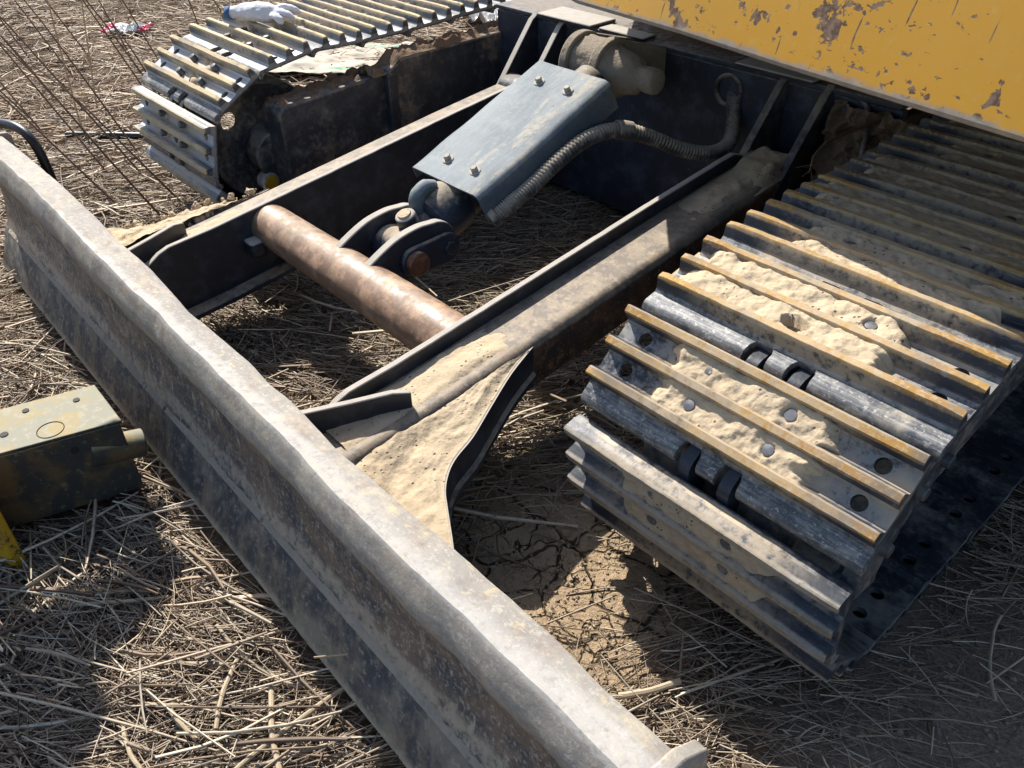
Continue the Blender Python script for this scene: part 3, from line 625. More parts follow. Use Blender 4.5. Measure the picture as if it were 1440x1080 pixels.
# soil on frame ledge
def soil(name, parent, f, nu, nv, mat): mb = MB(); mb.grid(nu, nv, f); o = mb.build(name, mat, parent, angle=180); return o
soil('packed_soil', frame, lambda u, v: (lerp(-.20, .62, u), lerp(.965, 1.35, v), .4485+.035*sstep(v, .05, .5)*(.6+.6*fbm(u*9, v*4, 0, 1, 3))*sstep(u, .05, .2)+.004*fbm(u*60, v*30, 2, 1, 2)), 110, 40, M_clod)
soil('packed_soil', frame, lambda u, v: (lerp(.475, .67, u)+.006*fbm(u*9, v*20, 7, 1, 3), .955-.10*(1-v)-.035*(.4+fbm(u*6, v*12, 1, 1, 5))-.02*u, .02+.41*v), 70, 120, M_clod)
m = MB(); m.cyl((0, 1.55, .449), (0, 1.55, .66), .46, n=64); m.build('swing_bearing', M_frame, EX)

# --- track frames
def trackframe(side):
    m = MB(); s = side
    m.prism([(.225, .07), (.220, .30), (.235, .318), (.56, .335), (.56, .05), (.24, .05)], lambda p, t: (t, p[0], p[1]), .625*s, .72*s)
    m.prism([(.55, .04), (.55, .345), (.60, .372), (2.6, .385), (2.6, .04)], lambda p, t: (t, p[0], p[1]), .604*s, .655*s)
    m.prism([(.56, .03), (.56, .15), (2.6, .15), (2.6, .03)], lambda p, t: (t, p[0], p[1]), .65*s, .86*s)
    F = m.build('track_frame', M_frame_dirty, EX, bevel=.006); F['label'] = 'dark mud stained track frame beside the far track' if s < 0 else 'track frame inside the near track'
    m = MB(); m.prism([(.40, .250), (.60, .258), (.60, .268), (.40, .260)], lambda p, t: (t, p[0], p[1]), .72*s, .90*s); m.build('top_flange', M_mud2, F)
    m = MB(); m.box((.612*s, .56, .20), (.02, .03, .27)); m.build('rib', M_frame_dirty, F, bevel=.003)
    if s < 0:
        m = MB(); m.cyl((-.76, .235, .175), (-.70, .235, .175), .062, n=40); m.build('hub_cap', M_frame_dirty, F, bevel=.004)
        m = MB(); m.cyl((-.73, .197, .108), (-.694, .197, .108), .026, n=32); m.build('plug', M_zinc, F, bevel=.003)
        m = MB(); m.cyl((-.70, .197, .108), (-.690, .197, .108), .020, n=32); m.build('plug_cap', M_yel2, F, bevel=.003)
        soil('packed_soil', F, lambda u, v: (lerp(-.606, -.68, v), lerp(.50, 2.2, u), lerp(.338, .373, sstep(lerp(.50, 2.2, u), .54, .60))+sstep(v, .0, .25)*sstep(v, 1, .75)*max(0., .008+.020*fbm(u*40, v*3, 0, 1, 4))), 300, 16, M_clod)
        soil('packed_soil', F, lambda u, v: (lerp(-.63, -.72, v), lerp(.235, .56, u), .314+.05*u*.4+.018*sstep(v, 0, .3)*max(0, .2+fbm(u*9, v*3, 4, 1, 3))), 70, 20, M_clod)
    return F
TFL = trackframe(-1); TFR = trackframe(1)

# --- track chain
PITCH_, RP, HP = .154, .185, .027
def track_path(yc, zc, up):
    yr = 2.35; pts = []
    for a in np.linspace(-pi/2, pi/2, 200): pts.append((yc-RP*cos(a), zc+RP*sin(a)))      # front arc bottom->top
    for y in np.linspace(yc, yr, 500)[1:]: pts.append((y, zc+RP+up*sstep(y, .08, .36)-.010*sin(max(0, min(1, (y-.3)/.6))*pi)))
    rr = RP+up/2; zr = zc+up/2
    for a in np.linspace(pi/2, -pi/2, 200)[1:]: pts.append((yr+rr*cos(a), zr+rr*sin(a)))
    for y in np.linspace(yr, yc, 500)[1:]: pts.append((y, zc-RP))
    return np.array(pts)
def march(path, i0):
    P = path.copy(); n = len(P); pins = [P[i0]]; i = i0
    for k in range(60):
        c = pins[-1]; j = i; 
        while True:
            j += 1
            if np.hypot(*(P[j % n]-c)) >= PITCH_ or j-i0 > n: break
        if j-i0 >= n: break
        a = P[(j-1) % n]; b = P[j % n]; da = np.hypot(*(a-c)); db = np.hypot(*(b-c)); t = (PITCH_-da)/(db-da)
        pins.append(a+(b-a)*t); i = j-1
    return pins
GR = (-.042, .010, .062)
def shoe_profile():
    pts = [(-.0875, -.021), (-.0885, -.015), (-.0870, -.0075), (-.0830, -.0025), (-.0770, 0), (-.062, 0)]
    for g in GR:
        pts += [(g-.0150, 0), (g-.0110, .0035), (g-.0070, .0228), (g-.0052, .0255), (g+.0042, .026), (g+.0062, .0238)]
        if g < .05: pts += [(g+.0110, .0035), (g+.0140, 0)]
        else: pts += [(g+.0095, .008), (g+.0100, -.010)]
    pts += [(-.066, -.010), (-.074, -.013), (-.080, -.022)]
    return pts
def shoe_mesh(name, mats, seed=0):
    m = MB(); rings = []; pf = shoe_profile()
    for x in np.linspace(-.225, .225, 40):
        r = []
        for (a, b) in pf:
            t = sstep(b, .012, .024); e = sstep(abs(x), .212, .225)
            a2 = a+.0012*nz(x*7, seed, 1)*t+.0005*nz(x*60, a*90, seed)*t
            b2 = b+t*(.0012*nz(x*9, seed+a*40, 2)+.0010*nz(x*45, seed+a*60, 4)-.0035*e*(.6+nz(a*50, seed, 7)))
            if b < -.015 and a < -.07: b2 += .0015*nz(x*12, seed, 8)
            r.append((x, a2, b2))
        rings.append(r)
    m.loft(rings)
    me = m.mesh(name, mats, 30); o = bpy.data.objects.new('tmp', me); COL.objects.link(o)
    c = MB()
    for x in (-.183, .183):
        for y in (-.016, .036): c.cyl((x, y, -.03), (x, y, .02), .0105, n=20)
    for x in (-.032, .032): 
        c.loft([[(x+dx*(.019 if yy < -.07 else .017), yy, z) for dx, yy in ((-1, -.11), (1, -.11), (1, -.068), (.75, -.058), (-.75, -.058), (-1, -.068))] for z in (-.05, .01)])
    c.cyl((0, .010-.026, -.03), (0, .010-.026, .02), .012, n=20)
    co = bpy.data.objects.new('cut', c.mesh('cut', [], 30)); COL.objects.link(co)
    b = o.modifiers.new('b', 'BOOLEAN'); b.operation = 'DIFFERENCE'; b.object = co; b.solver = 'EXACT'
    bv = o.modifiers.new('v', 'BEVEL'); bv.width = .0012; bv.segments = 1; bv.limit_method = 'ANGLE'; bv.angle_limit = radians(60)
    dg = bpy.context.evaluated_depsgraph_get(); out = bpy.data.meshes.new_from_object(o.evaluated_get(dg)); out.name = name
    bpy.data.objects.remove(o); bpy.data.objects.remove(co)
    out.polygons.foreach_set('use_smooth', [True]*len(out.polygons)); out.set_sharp_from_angle(angle=radians(32))
    return out
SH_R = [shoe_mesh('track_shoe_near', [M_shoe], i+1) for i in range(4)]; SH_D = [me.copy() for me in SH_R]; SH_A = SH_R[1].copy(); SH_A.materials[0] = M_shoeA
for me in SH_D: me.materials[0] = M_shoeShade
SH_L = [shoe_mesh('track_shoe_far', [M_shoeL], i+11) for i in range(2)]
# chain link
m = MB()
lp = [(-.077+.024*cos(a), -.030+.022*sin(a)) for a in np.linspace(pi/2, 3*pi/2, 12)]+[(.05, -.050), (.077, -.050)]+[(.082+.018*cos(a), -.032+.018*sin(a)) for a in np.linspace(-pi/2, pi/2, 10)]+[(.06, -.0105), (-.05, -.0105)]
m.prism(lp, lambda p, t: (t, p[0], p[1]), -.009, .009); LINK = m.mesh('link', [M_under], 40)
m = MB(); m.tube([(0, 0, -.001), (0, 0, .013), (0, 0, .0165), (0, 0, .0175)], [.0092, .0092, .0078, .003], 14); BOLT = m.mesh('shoe_bolt', [M_bolt], 40)
def cake(seed, lo, hi, full, hole=None, show=((-1, -1), (1, 1), (1, -1))):
    m = MB(); g1, g2, g3 = GR; nx, ns = 190, 52
    def f(u, v):
        x = lerp(lo-.04, hi+.04, u); s_ = lerp(g1+.004, g3-.004, v)
        e = .022*fbm(s_*1.5, seed, 0, 16, 4)+.010*fbm(x*.5, s_, seed, 40, 3)
        side2 = .03*(1 if s_ > g2 else -1)*nz(seed*3.3, 1.1)
        k_ = sstep(x, lo+e+side2-.024, lo+e+side2+.012)*sstep(x, hi+e*1.4-side2+.010, hi+e*1.4-side2-.020)
        rough = .0036*fbm(x, s_, seed, 50, 5)+.0036*fbm(x, s_, seed+5, 15, 3)-.006*max(0, fbm(x, s_, seed+9, 22, 2)-.45)
        h = -.006+k_*(full+.007+rough); h = min(h, .0250+.0012*fbm(x, s_, seed, 70, 2))
        if hole and hypot_((x-hole[0])/1.5, s_-hole[1]) < hole[2]*(1+.25*nz(x*60, s_*60)): h = -.006
        for a_, b_ in show:
            d = hypot_(x-a_*.062, s_-(.010+b_*.026))*(1+.22*nz(x*90, s_*90, seed))
            if d < .0120 and k_ > .3: h = min(h, .0145+.008*sstep(d, .0092, .0120))
        return (x, s_, h)
    m.grid(nx, ns, f); return m.mesh('mud_cake', [M_mud], 180, fix=False)
def hypot_(a, b): return sqrt(a*a+b*b)
CAKES = [cake(1, -.115, .125, .0165), cake(2, -.195, .115, .0200, (-.015, -.020, .014), ((1, 1),)), cake(3, -.12, .185, .0185, None, ((-1, 1),)), cake(4, -.20, .20, .019, None, ((1, -1),))]
def lumps(seed):
    rr = random.Random(seed); m = MB()
    for i in range(7):
        x = rr.uniform(-.07, .06); s_ = rr.choice((-.016, .036))+rr.uniform(-.012, .012); r = rr.uniform(.006, .016)
        rings = []
        for j in range(6):
            a = pi*j/5*.5; rings.append([(x+(1+.35*nz(k*1.7, i, j))*r*cos(a)*cos(b)*1.3, s_+(1+.35*nz(k*1.1, i+5, j))*r*cos(a)*sin(b), -.001+r*.9*sin(a)*(1+.2*nz(k, j, i))) for k, b in enumerate(np.linspace(0, 2*pi, 11, endpoint=False))])
        m.loft(rings, caps=True)
    return m.mesh('mud_lump', [M_mud], 60)
LUMPS = [lumps(i) for i in range(4)]
def build_track(side, yc, zc, thB, shoe, up):
    path = track_path(yc, zc, up); th = thB-radians(24.6)
    tgt = np.array((yc-RP*sin(th+radians(49.2)), zc+RP*cos(th+radians(49.2))))
    i0 = int(np.argmin(np.hypot(*(path-tgt).T)[:200])); pins = march(path, i0)
    gap = np.hypot(*(pins[-1]-pins[0]))
    if gap > PITCH_*.9: pins.append(pins[0])
    cnt = len(pins)
    for k in range(len(pins)-1):
        a, b = pins[k], pins[k+1]; t = (b-a)/np.hypot(*(b-a)); nrm = np.array((-t[1], t[0])); mid = (a+b)/2+nrm*HP
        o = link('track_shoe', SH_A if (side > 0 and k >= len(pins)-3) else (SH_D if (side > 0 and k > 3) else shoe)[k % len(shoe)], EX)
        X = Vector((1, 0, 0)); Yv = Vector((0, t[0], t[1])); Zv = X.cross(Yv)
        Mx = Matrix((X, Yv, Zv)).transposed().to_4x4(); Mx.translation = Vector((.904*side+random.uniform(-.002, .002), mid[0], mid[1])); o.matrix_local = Mx
        for x in (-.032, .032): lk = link('link', LINK, o); lk.location = (x, 0, 0)
        topside = nrm[1] > -.2 and mid[0] < 1.5
        if topside:
            for x in (-.062, .062):
                for y in (-.016, .036): bo = link('bolt', BOLT, o); bo.location = (x, y, 0)
            if side > 0: link('mud_cake', CAKES[(0, 1, 2, 3, 3, 2, 3)[k % 7] if k < 30 else 0], o)
            else: link('mud_lump', LUMPS[k % 4], o)['kind'] = 'stuff'
        elif side > 0 and mid[0] < .15 and mid[1] > .12: link('mud_cake', CAKES[3], o)
    return pins
pR = build_track(1, .167, .180, radians(42), SH_R, .034)
pL = build_track(-1, .243, .191, radians(30), SH_L, .026)
# idlers
def idler(side, yc, zc):
    m = MB(); n = 64; X0 = .785*side; X1 = .805*side
    hc, hr = (.156, .262), .025
    # web disc with one round hole: built by boolean
    m.cyl((X0, yc, zc), (X1, yc, zc), .150, n=n)
    d = bpy.data.objects.new('d', m.mesh('d', [M_idler], 40)); COL.objects.link(d)
    c = MB(); c.cyl((.6*side, hc[0], hc[1]), (1.0*side, hc[0], hc[1]), hr, n=28); co = bpy.data.objects.new('c', c.mesh('c', [], 30)); COL.objects.link(co)
    b = d.modifiers.new('b', 'BOOLEAN'); b.object = co; b.solver = 'EXACT'; bpy.context.view_layer.update()
    me = bpy.data.meshes.new_from_object(d.evaluated_get(bpy.context.evaluated_depsgraph_get())); me.name = 'idler_wheel'
    bpy.data.objects.remove(d); bpy.data.objects.remove(co); me.set_sharp_from_angle(angle=radians(35))
    I = link('idler_wheel', me, EX)
    m = MB(); rings = []
    for x, r in ((.775, .148), (.775, .160), (.785, .164), (.868, .164), (.868, .150), (.94, .150), (.94, .164), (1.03, .164), (1.03, .148), (.775, .148)):
        rings.append([(x*side, yc+r*cos(a), zc+r*sin(a)) for a in np.linspace(0, 2*pi, n, endpoint=False)])
    m.loft(rings, caps=False); m.build('rim', M_idler, I, angle=35)
    m = MB(); m.cyl((.74*side, yc, zc), (.80*side, yc, zc), .05, n=32); m.build('hub', M_frame, I, bevel=.003)
    return I
idler(-1, .243, .193); idler(1, .167, .180)
# dusty guard strip along the outer edge of the near track
m = MB(); rings = []
for y, z, ty, tz in [(.167-cos(a), .180+sin(a), -cos(a), sin(a)) for a in np.linspace(radians(8), pi/2, 40)]:
    cy, cz = .167, .180; uy, uz = ty, tz; jo = .003*nz(uy*9, uz*9)
    ro, ri = .190, .130+jo*2
    rings.append([(1.105, cy+uy*ro, cz+uz*ro), (1.126+jo, cy+uy*(ro-.004), cz+uz*(ro-.004)), (1.126+jo, cy+uy*ri, cz+uz*ri), (1.105, cy+uy*ri, cz+uz*ri)])
for y in np.linspace(.19, 1.6, 40):
    z = .180+.034*sstep(y, .08, .36); jo = .003*nz(y*12, 2)
    rings.append([(1.105, y, z+.190), (1.126+jo, y, z+.186), (1.126+jo, y, z+.130+jo*2), (1.105, y, z+.130)])
m.loft(rings); m.build('track_guard', M_side, TFR, angle=40)
for a in (.55, 1.05, 1.4): 
    m = MB(); c = Vector((1.124, .167-.160*cos(a), .180+.160*sin(a))); m.cyl(c, c+Vector((.012, 0, 0)), .011, .009, n=18); m.build('guard_bolt', M_side, TFR, bevel=.002)

# --- yellow upper body
plan = [(1.75, .245), (1.04, .318), (.68, .370), (.46, .410), (.19, .443), (.14, .465), (-.30, .99), (-.72, 1.55), (-.70, 2.5), (.9, 3.1), (1.8, 2.4)]
C0 = Vector((.55, 1.7))
def lvl(z, inset):
    out = []
    for p in plan: v = Vector(p)-C0; out.append((*(C0+v*(1-inset/1.3)), z))
    return out
m = MB(); m.loft([lvl(.657, .02), lvl(.655, .006), lvl(.660, 0), lvl(.78, .045), lvl(.95, .115), lvl(1.15, .22), lvl(1.4, .36), lvl(1.42, .40)])
body = m.build('body_panel', M_yellow, EX, bevel=.004, angle=30); body['label'] = 'chipped yellow painted body panel above the tracks'

# ------------------------------------------------------------------ steel box attachment in front of the blade
BX = bpy.data.objects.new('steel_box', None); COL.objects.link(BX); BX.location = (-.10, -.58, -.08)
tag(BX, 'faded black steel box with tube and yellow plate, lying in front of the blade', 'attachment')
A_ = Vector((-.142, -.496)); B_ = Vector((-.004, -.500)); e1 = Vector((-.055, -.190)).normalized()
D_ = A_+e1*.42; C_ = B_+e1*.42
def bxl(v, z): return (v.x+.10, v.y+.58, z+.08)
m = MB(); m.loft([[bxl(p, z) for p in (A_, B_, C_, D_)] for z in (-.085, .074)])
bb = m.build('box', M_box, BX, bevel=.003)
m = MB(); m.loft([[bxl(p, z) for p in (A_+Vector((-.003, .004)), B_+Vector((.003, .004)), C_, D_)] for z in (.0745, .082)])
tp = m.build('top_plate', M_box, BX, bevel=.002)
def disc(c2, r, z, name, mat, h=.0015): m = MB(); c = bxl(Vector(c2), z); m.cyl(c, (c[0], c[1], c[2]+h), r, n=28); return m.build(name, mat, tp)
disc((-.118, -.535), .006, .0822, 'bolt_hole', M_dark); disc((-.150, -.615), .006, .0822, 'bolt_hole', M_dark); disc((-.105, -.665), .007, .0822, 'bolt_hole', M_dark)
m = MB(); c = bxl(Vector((-.062, -.600)), .0825); m.tube([(c[0]+.0225*cos(a), c[1]+.0225*sin(a), c[2]) for a in np.linspace(0, 2*pi, 40)], .0008, 6, caps=False); m.build('ring_mark', M_dark, tp)
m = MB(); sd = (C_-B_).normalized(); q = B_+sd*.085; nn = Vector((-sd.y, sd.x)); nn = nn if nn.x > 0 else -nn; m.cyl(bxl(q, .045), bxl(q+nn*.0012, .045), .007, n=20); m.build('bolt_hole', M_dark, bb)
m = MB(); m.cyl(bxl(Vector((-.035, -.56)), .020), bxl(Vector((-.024, -.470)), .000), .027, n=28); m.build('round_tube', M_box, BX, bevel=.002)
# yellow end plate
pa = Vector((.028, -.735)); pd = Vector((-.42, -.22)).normalized(); pn = Vector((-pd.y, pd.x)); pn = pn if pn.x > 0 else -pn
poly = [(0, -.11), (.002, .035), (.012, .055), (.12, .085), (.30, .12), (.55, .14), (.55, -.11)]
m = MB(); m.prism(poly, lambda p, t: bxl(pa+pd*p[0]+pn*t, p[1]), -.012, .012); m.build('end_plate', M_yel2, BX, bevel=.004)
# unseen plate added outside the picture, outline shaped to cast the lower-left shadow
pl = [(-1.3, -.08), (-1.3, 1.25), (-.6, 1.22), (-.525, 1.157), (-.469, 1.082), (-.482, 1.05), (-.486, .994), (-.451, .977), (-.417, .956), (-.36, .922), (-.311, .873), (-.335, .845), (-.42, .85), (-.70, .85), (-.78, .6), (-.82, -.08)]
m = MB(); m.prism(pl, lambda p, t: bxl(Vector((t, p[0])), p[1]), -.72, -.65); m.build('shadow_plate', M_yel2, BX, bevel=.006)

# ------------------------------------------------------------------ things lying about
# work glove on the far track
G = bpy.data.objects.new('work_glove', None); COL.objects.link(G); G.scale = (.82, .82, .62); G.location = (-.93, .375, .452); G.rotation_euler = (0, 0, radians(35))
tag(G, 'white knitted work glove with blue cuff lying on the far track', 'glove')
m = MB()
m.tube(catmull([(-.115, 0, .026), (-.08, .004, .030), (-.03, 0, .036), (.02, -.004, .036), (.05, 0, .028)], 5), list(np.interp(np.linspace(0, 1, 21), [0, .25, .5, .75, 1], [.026, .030, .040, .042, .030])), 16)
for ang, l, y0, zz in ((.35, .085, .028, .03), (.12, .10, .012, .045), (-.18, .095, -.008, .035), (-.45, .075, -.026, .022)):
    p = Vector((.035, y0, zz)); m.tube(catmull([p, p+Vector((cos(ang)*l*.5, sin(ang)*l*.5, .012)), p+Vector((cos(ang)*l, sin(ang)*l, -.014))], 5), [.013]*9+[.010, .006], 10)
m.tube(catmull([(-.03, .03, .03), (.01, .062, .03), (.05, .072, .018)], 5), [.016]*8+[.013, .011, .007], 10)
go = m.build('hand', M_glove, G)
rm = go.modifiers.new('r', 'REMESH'); rm.mode = 'VOXEL'; rm.voxel_size = .004; rm.use_smooth_shade = True
sm = go.modifiers.new('s', 'SMOOTH'); sm.iterations = 3
tx = bpy.data.textures.new('crumple', 'CLOUDS'); tx.noise_scale = .055; dp = go.modifiers.new('d', 'DISPLACE'); dp.texture = tx; dp.strength = .018
m = MB(); m.tube([(-.126, 0, .026), (-.118, 0, .026), (-.106, 0, .027)], [.027, .0285, .028], 20, caps=False); cu = m.build('cuff', M_cuff, G); cu.modifiers.new('s', 'SOLIDIFY').thickness = .003

# snack wrapper on the straw
def crumple(name, c, size, rz, mats, fmat, amp, seed, label, cat, nu=40, nv=24, th=.0012):
    m = MB(); R_ = Matrix.Rotation(rz, 3, 'Z')
    vs = []; 
    for i in range(nu):
        for j in range(nv):
            u, v = i/(nu-1)-.5, j/(nv-1)-.5; p = R_ @ Vector((u*size[0], v*size[1], 0))
            wx, wy = c[0]+p.x, c[1]+p.y
            vs.append((p.x+.2*amp*fbm(u*5, v*5, seed+3), p.y, c[2]-gz(c[0], c[1])*0+amp*(.9+fbm(u*4, v*4, seed, 1.6, 3))+.3*amp*abs(fbm(u*14, v*14, seed)) - c[2]))
    fs = [(i*nv+j, (i+1)*nv+j, (i+1)*nv+j+1, i*nv+j+1) for i in range(nu-1) for j in range(nv-1)]
    for i in range(nu-1):
        for j in range(nv-1): m.add([], []); 
    m.v = vs; m.f = fs; m.m = [fmat((i+.5)/(nu-1), (j+.5)/(nv-1)) for i in range(nu-1) for j in range(nv-1)]
    o = m.build(name, mats, angle=50, fix=False); o.location = c; o.modifiers.new('s', 'SOLIDIFY').thickness = th
    return tag(o, label, cat)
crumple('snack_wrapper', (-3.20, .76, gz(-3.2, .76)+.012), (.22, .13), radians(48), [M_wrap, M_pink, M_wgreen], lambda u, v: 1 if (u < .16 or u > .84) else (2 if (.55 < u < .72 and .3 < v < .7) else 0), .022, 2, 'crumpled pink and white snack wrapper on the dry straw', 'wrapper')
crumple('plastic_bag', (-2.02, 2.06, gz(-2.02, 2.06)+.01), (.26, .20), .3, [M_bag], lambda u, v: 0, .05, 5, 'crumpled white plastic bag beyond the far track frame', 'bag')
crumple('woven_sack', (-1.92, 1.30, gz(-1.9, 1.3)+.012), (.90, .44), radians(46), [M_sack, M_green], lambda u, v: 1 if (.10 < v < .14 or .86 < v < .90) else 0, .016, 9, 'pale woven sack with green stripes lying behind the far track', 'sack', 90, 50)
# black pipe
m = MB(); a = Vector((-1.915, .028, 0)); b = Vector((-1.30, .60, 0)); pts = [Vector((lerp(a.x, b.x, t), lerp(a.y, b.y, t), 0)) for t in np.linspace(0, 1, 12)]
zz = max(gz(p.x, p.y) for p in pts)+.016
m.tube([p+Vector((0, 0, zz)) for p in pts], .0125, 18); m.tube([a+Vector((-.004, -.004, zz)), a+Vector((.0, .0, zz))], [.0095, .0095], 16)
tag(m.build('plastic_pipe', M_plastic, bevel=.001), 'thin black plastic pipe on the straw beside the far track', 'pipe')
# rubber strap loop over the far end of the blade
m = MB(); m.tube(catmull([(-1.055, -.245, gz(-1.05, -.245)+.01), (-1.06, -.248, .10), (-1.068, -.25, .19), (-1.085, -.255, .238), (-1.125, -.265, .262), (-1.19, -.285, .266), (-1.25, -.31, .25), (-1.285, -.32, .17), (-1.30, -.32, gz(-1.3, -.32)+.01)], 6), .0125, 14)
tag(m.build('rubber_hose', M_plastic), 'black rubber hose loop rising behind the far end of the blade', 'hose')
# twig caught behind the near arm
m = MB(); pts = catmull([(.600, .665, .392), (.575, .72, .400), (.562, .79, .404), (.575, .88, .41), (.60, .97, .415), (.66, 1.05, .42)], 5); m.tube(pts, list(np.linspace(.0022, .004, len(pts))), 7)
for k in range(6): p = pts[k//2+0]; m.tube([p, p+Vector((random.uniform(-.02, .02), -.025, random.uniform(-.01, .012)))], [.0012, .0006], 5)
tag(m.build('dry_twig', M_reed), 'dry brown twig poking out between arm and near track', 'twig')

# tall reed stalks, each leaning
def pix(px, py, z):
    d = FWD+R2*((px-720)/1180.77)-U2*((py-540)/1180.77); t = (z-CAM.z)/d.z; return CAM+d*t
stalks = [((290, 220), (-.50, -.30, 1)), ((300, 225), (-.48, -.30, 1)), ((205, 235), (-.55, -.36, 1)), ((215, 125), (-.35, -.25, 1)), ((222, 70), (-.3, -.2, 1)), ((195, 200), (-.25, -.25, 1)), ((140, 190), (-.6, -.4, 1)), ((165, 270), (-.62, -.45, 1)), ((150, 225), (-.55, -.30, 1)),
          ((110, 170), (-.05, .05, 1)), ((260, 270), (-.65, -.45, 1)), ((75, 120), (-.5, -.3, 1)), ((100, 90), (-.4, -.3, 1)), ((60, 170), (-.7, -.4, 1)), ((45, 150), (-.6, -.5, 1)), ((230, 290), (-.5, -.5, 1)), ((120, 60), (-.2, -.4, 1)), ((180, 60), (-.5, -.2, 1)), ((280, 30), (-.2, -.1, 1)), ((40, 70), (-.6, -.2, 1)), ((128, 128), (.1, .1, 1)),
          ((85, 250), (-.75, -.5, 1)), ((350, 60), (-.3, -.3, 1)), ((730, 40), (.1, -.1, 1)), ((705, 30), (-.2, .1, 1))]
for i, (px, dr) in enumerate(stalks):
    b = pix(*px, 0.); b.z = gz(b.x, b.y)-.005; d = Vector(dr).normalized(); L_ = random.uniform(.55, .95)
    bend = Vector((random.uniform(-.06, .06), random.uniform(-.06, .06), 0)); pts = catmull([b, b+d*L_*.35+bend*.3, b+d*L_*.7+bend*.7, b+d*L_+bend+Vector((0, 0, -.04))], 4)
    m = MB(); m.tube(pts, list(np.linspace(.0036, .0016, len(pts))), 7)
    o = m.build('reed_stalk', M_reed if i not in (9, 20) else M_stem); o.location = (0, 0, 0)
    tag(o, 'thin brown reed stalk rising from the straw between far track and yellow body' if i > 22 else 'thin brown reed stalk standing slanted in the straw left of the far track' if i not in (9, 20) else 'thin pale reed stalk standing upright in the straw left of the far track', 'reed', 'standing reed stalks')
# thick fallen stems close to the camera, each on its own
fallen = [((480, 952), (300, 1090), 'longest pale fallen stem running under the blade edge at the bottom', .0055), ((300, 865), (412, 950), 'pale fallen stem crossing the sunny straw diagonally', .0042), ((165, 1010), (200, 1085), 'short pale fallen stem at the bottom edge', .0048), ((190, 975), (252, 977), 'short pale stem lying level in the straw', .0045),
          ((233, 980), (270, 1025), 'short grey brown fallen stem beside the level one', .0055), ((330, 910), (297, 1010), 'grey fallen stem lying upright in the picture', .0058), ((375, 950), (390, 1080), 'broad grey fallen stem near the blade edge', .007), ((80, 838), (230, 822), 'long dark fallen stem in the shade of the box', .0045),
          ((870, 985), (955, 968), 'split pale stem between blade and near track', .0075), ((1400, 880), (1390, 1000), 'pale bent stem on the bare soil outside the near track', .004), ((15, 650), (0, 560), 'brown stem sticking out behind the steel box', .006)]
for (p, q, lb, r) in fallen:
    a = pix(*p, -.06); b = pix(*q, -.06); pts = []
    for t in np.linspace(0, 1, 9):
        c = a.lerp(b, t); side = (b-a).cross(Vector((0, 0, 1))).normalized()
        c += side*(.012*sin(t*pi)*(1 if r < .0045 else .4)+.003*nz(t*4, r*900)); c.z = gz(c.x, c.y)+.016+r*.7+.004*sin(t*pi); pts.append(c)
    m = MB(); m.tube(pts, [.72*r*(.95+.22*nz(k*1.3, r*700)) for k in range(9)], 8)
    tag(m.build('fallen_stem', M_stem), lb, 'stem', 'thick fallen stems')

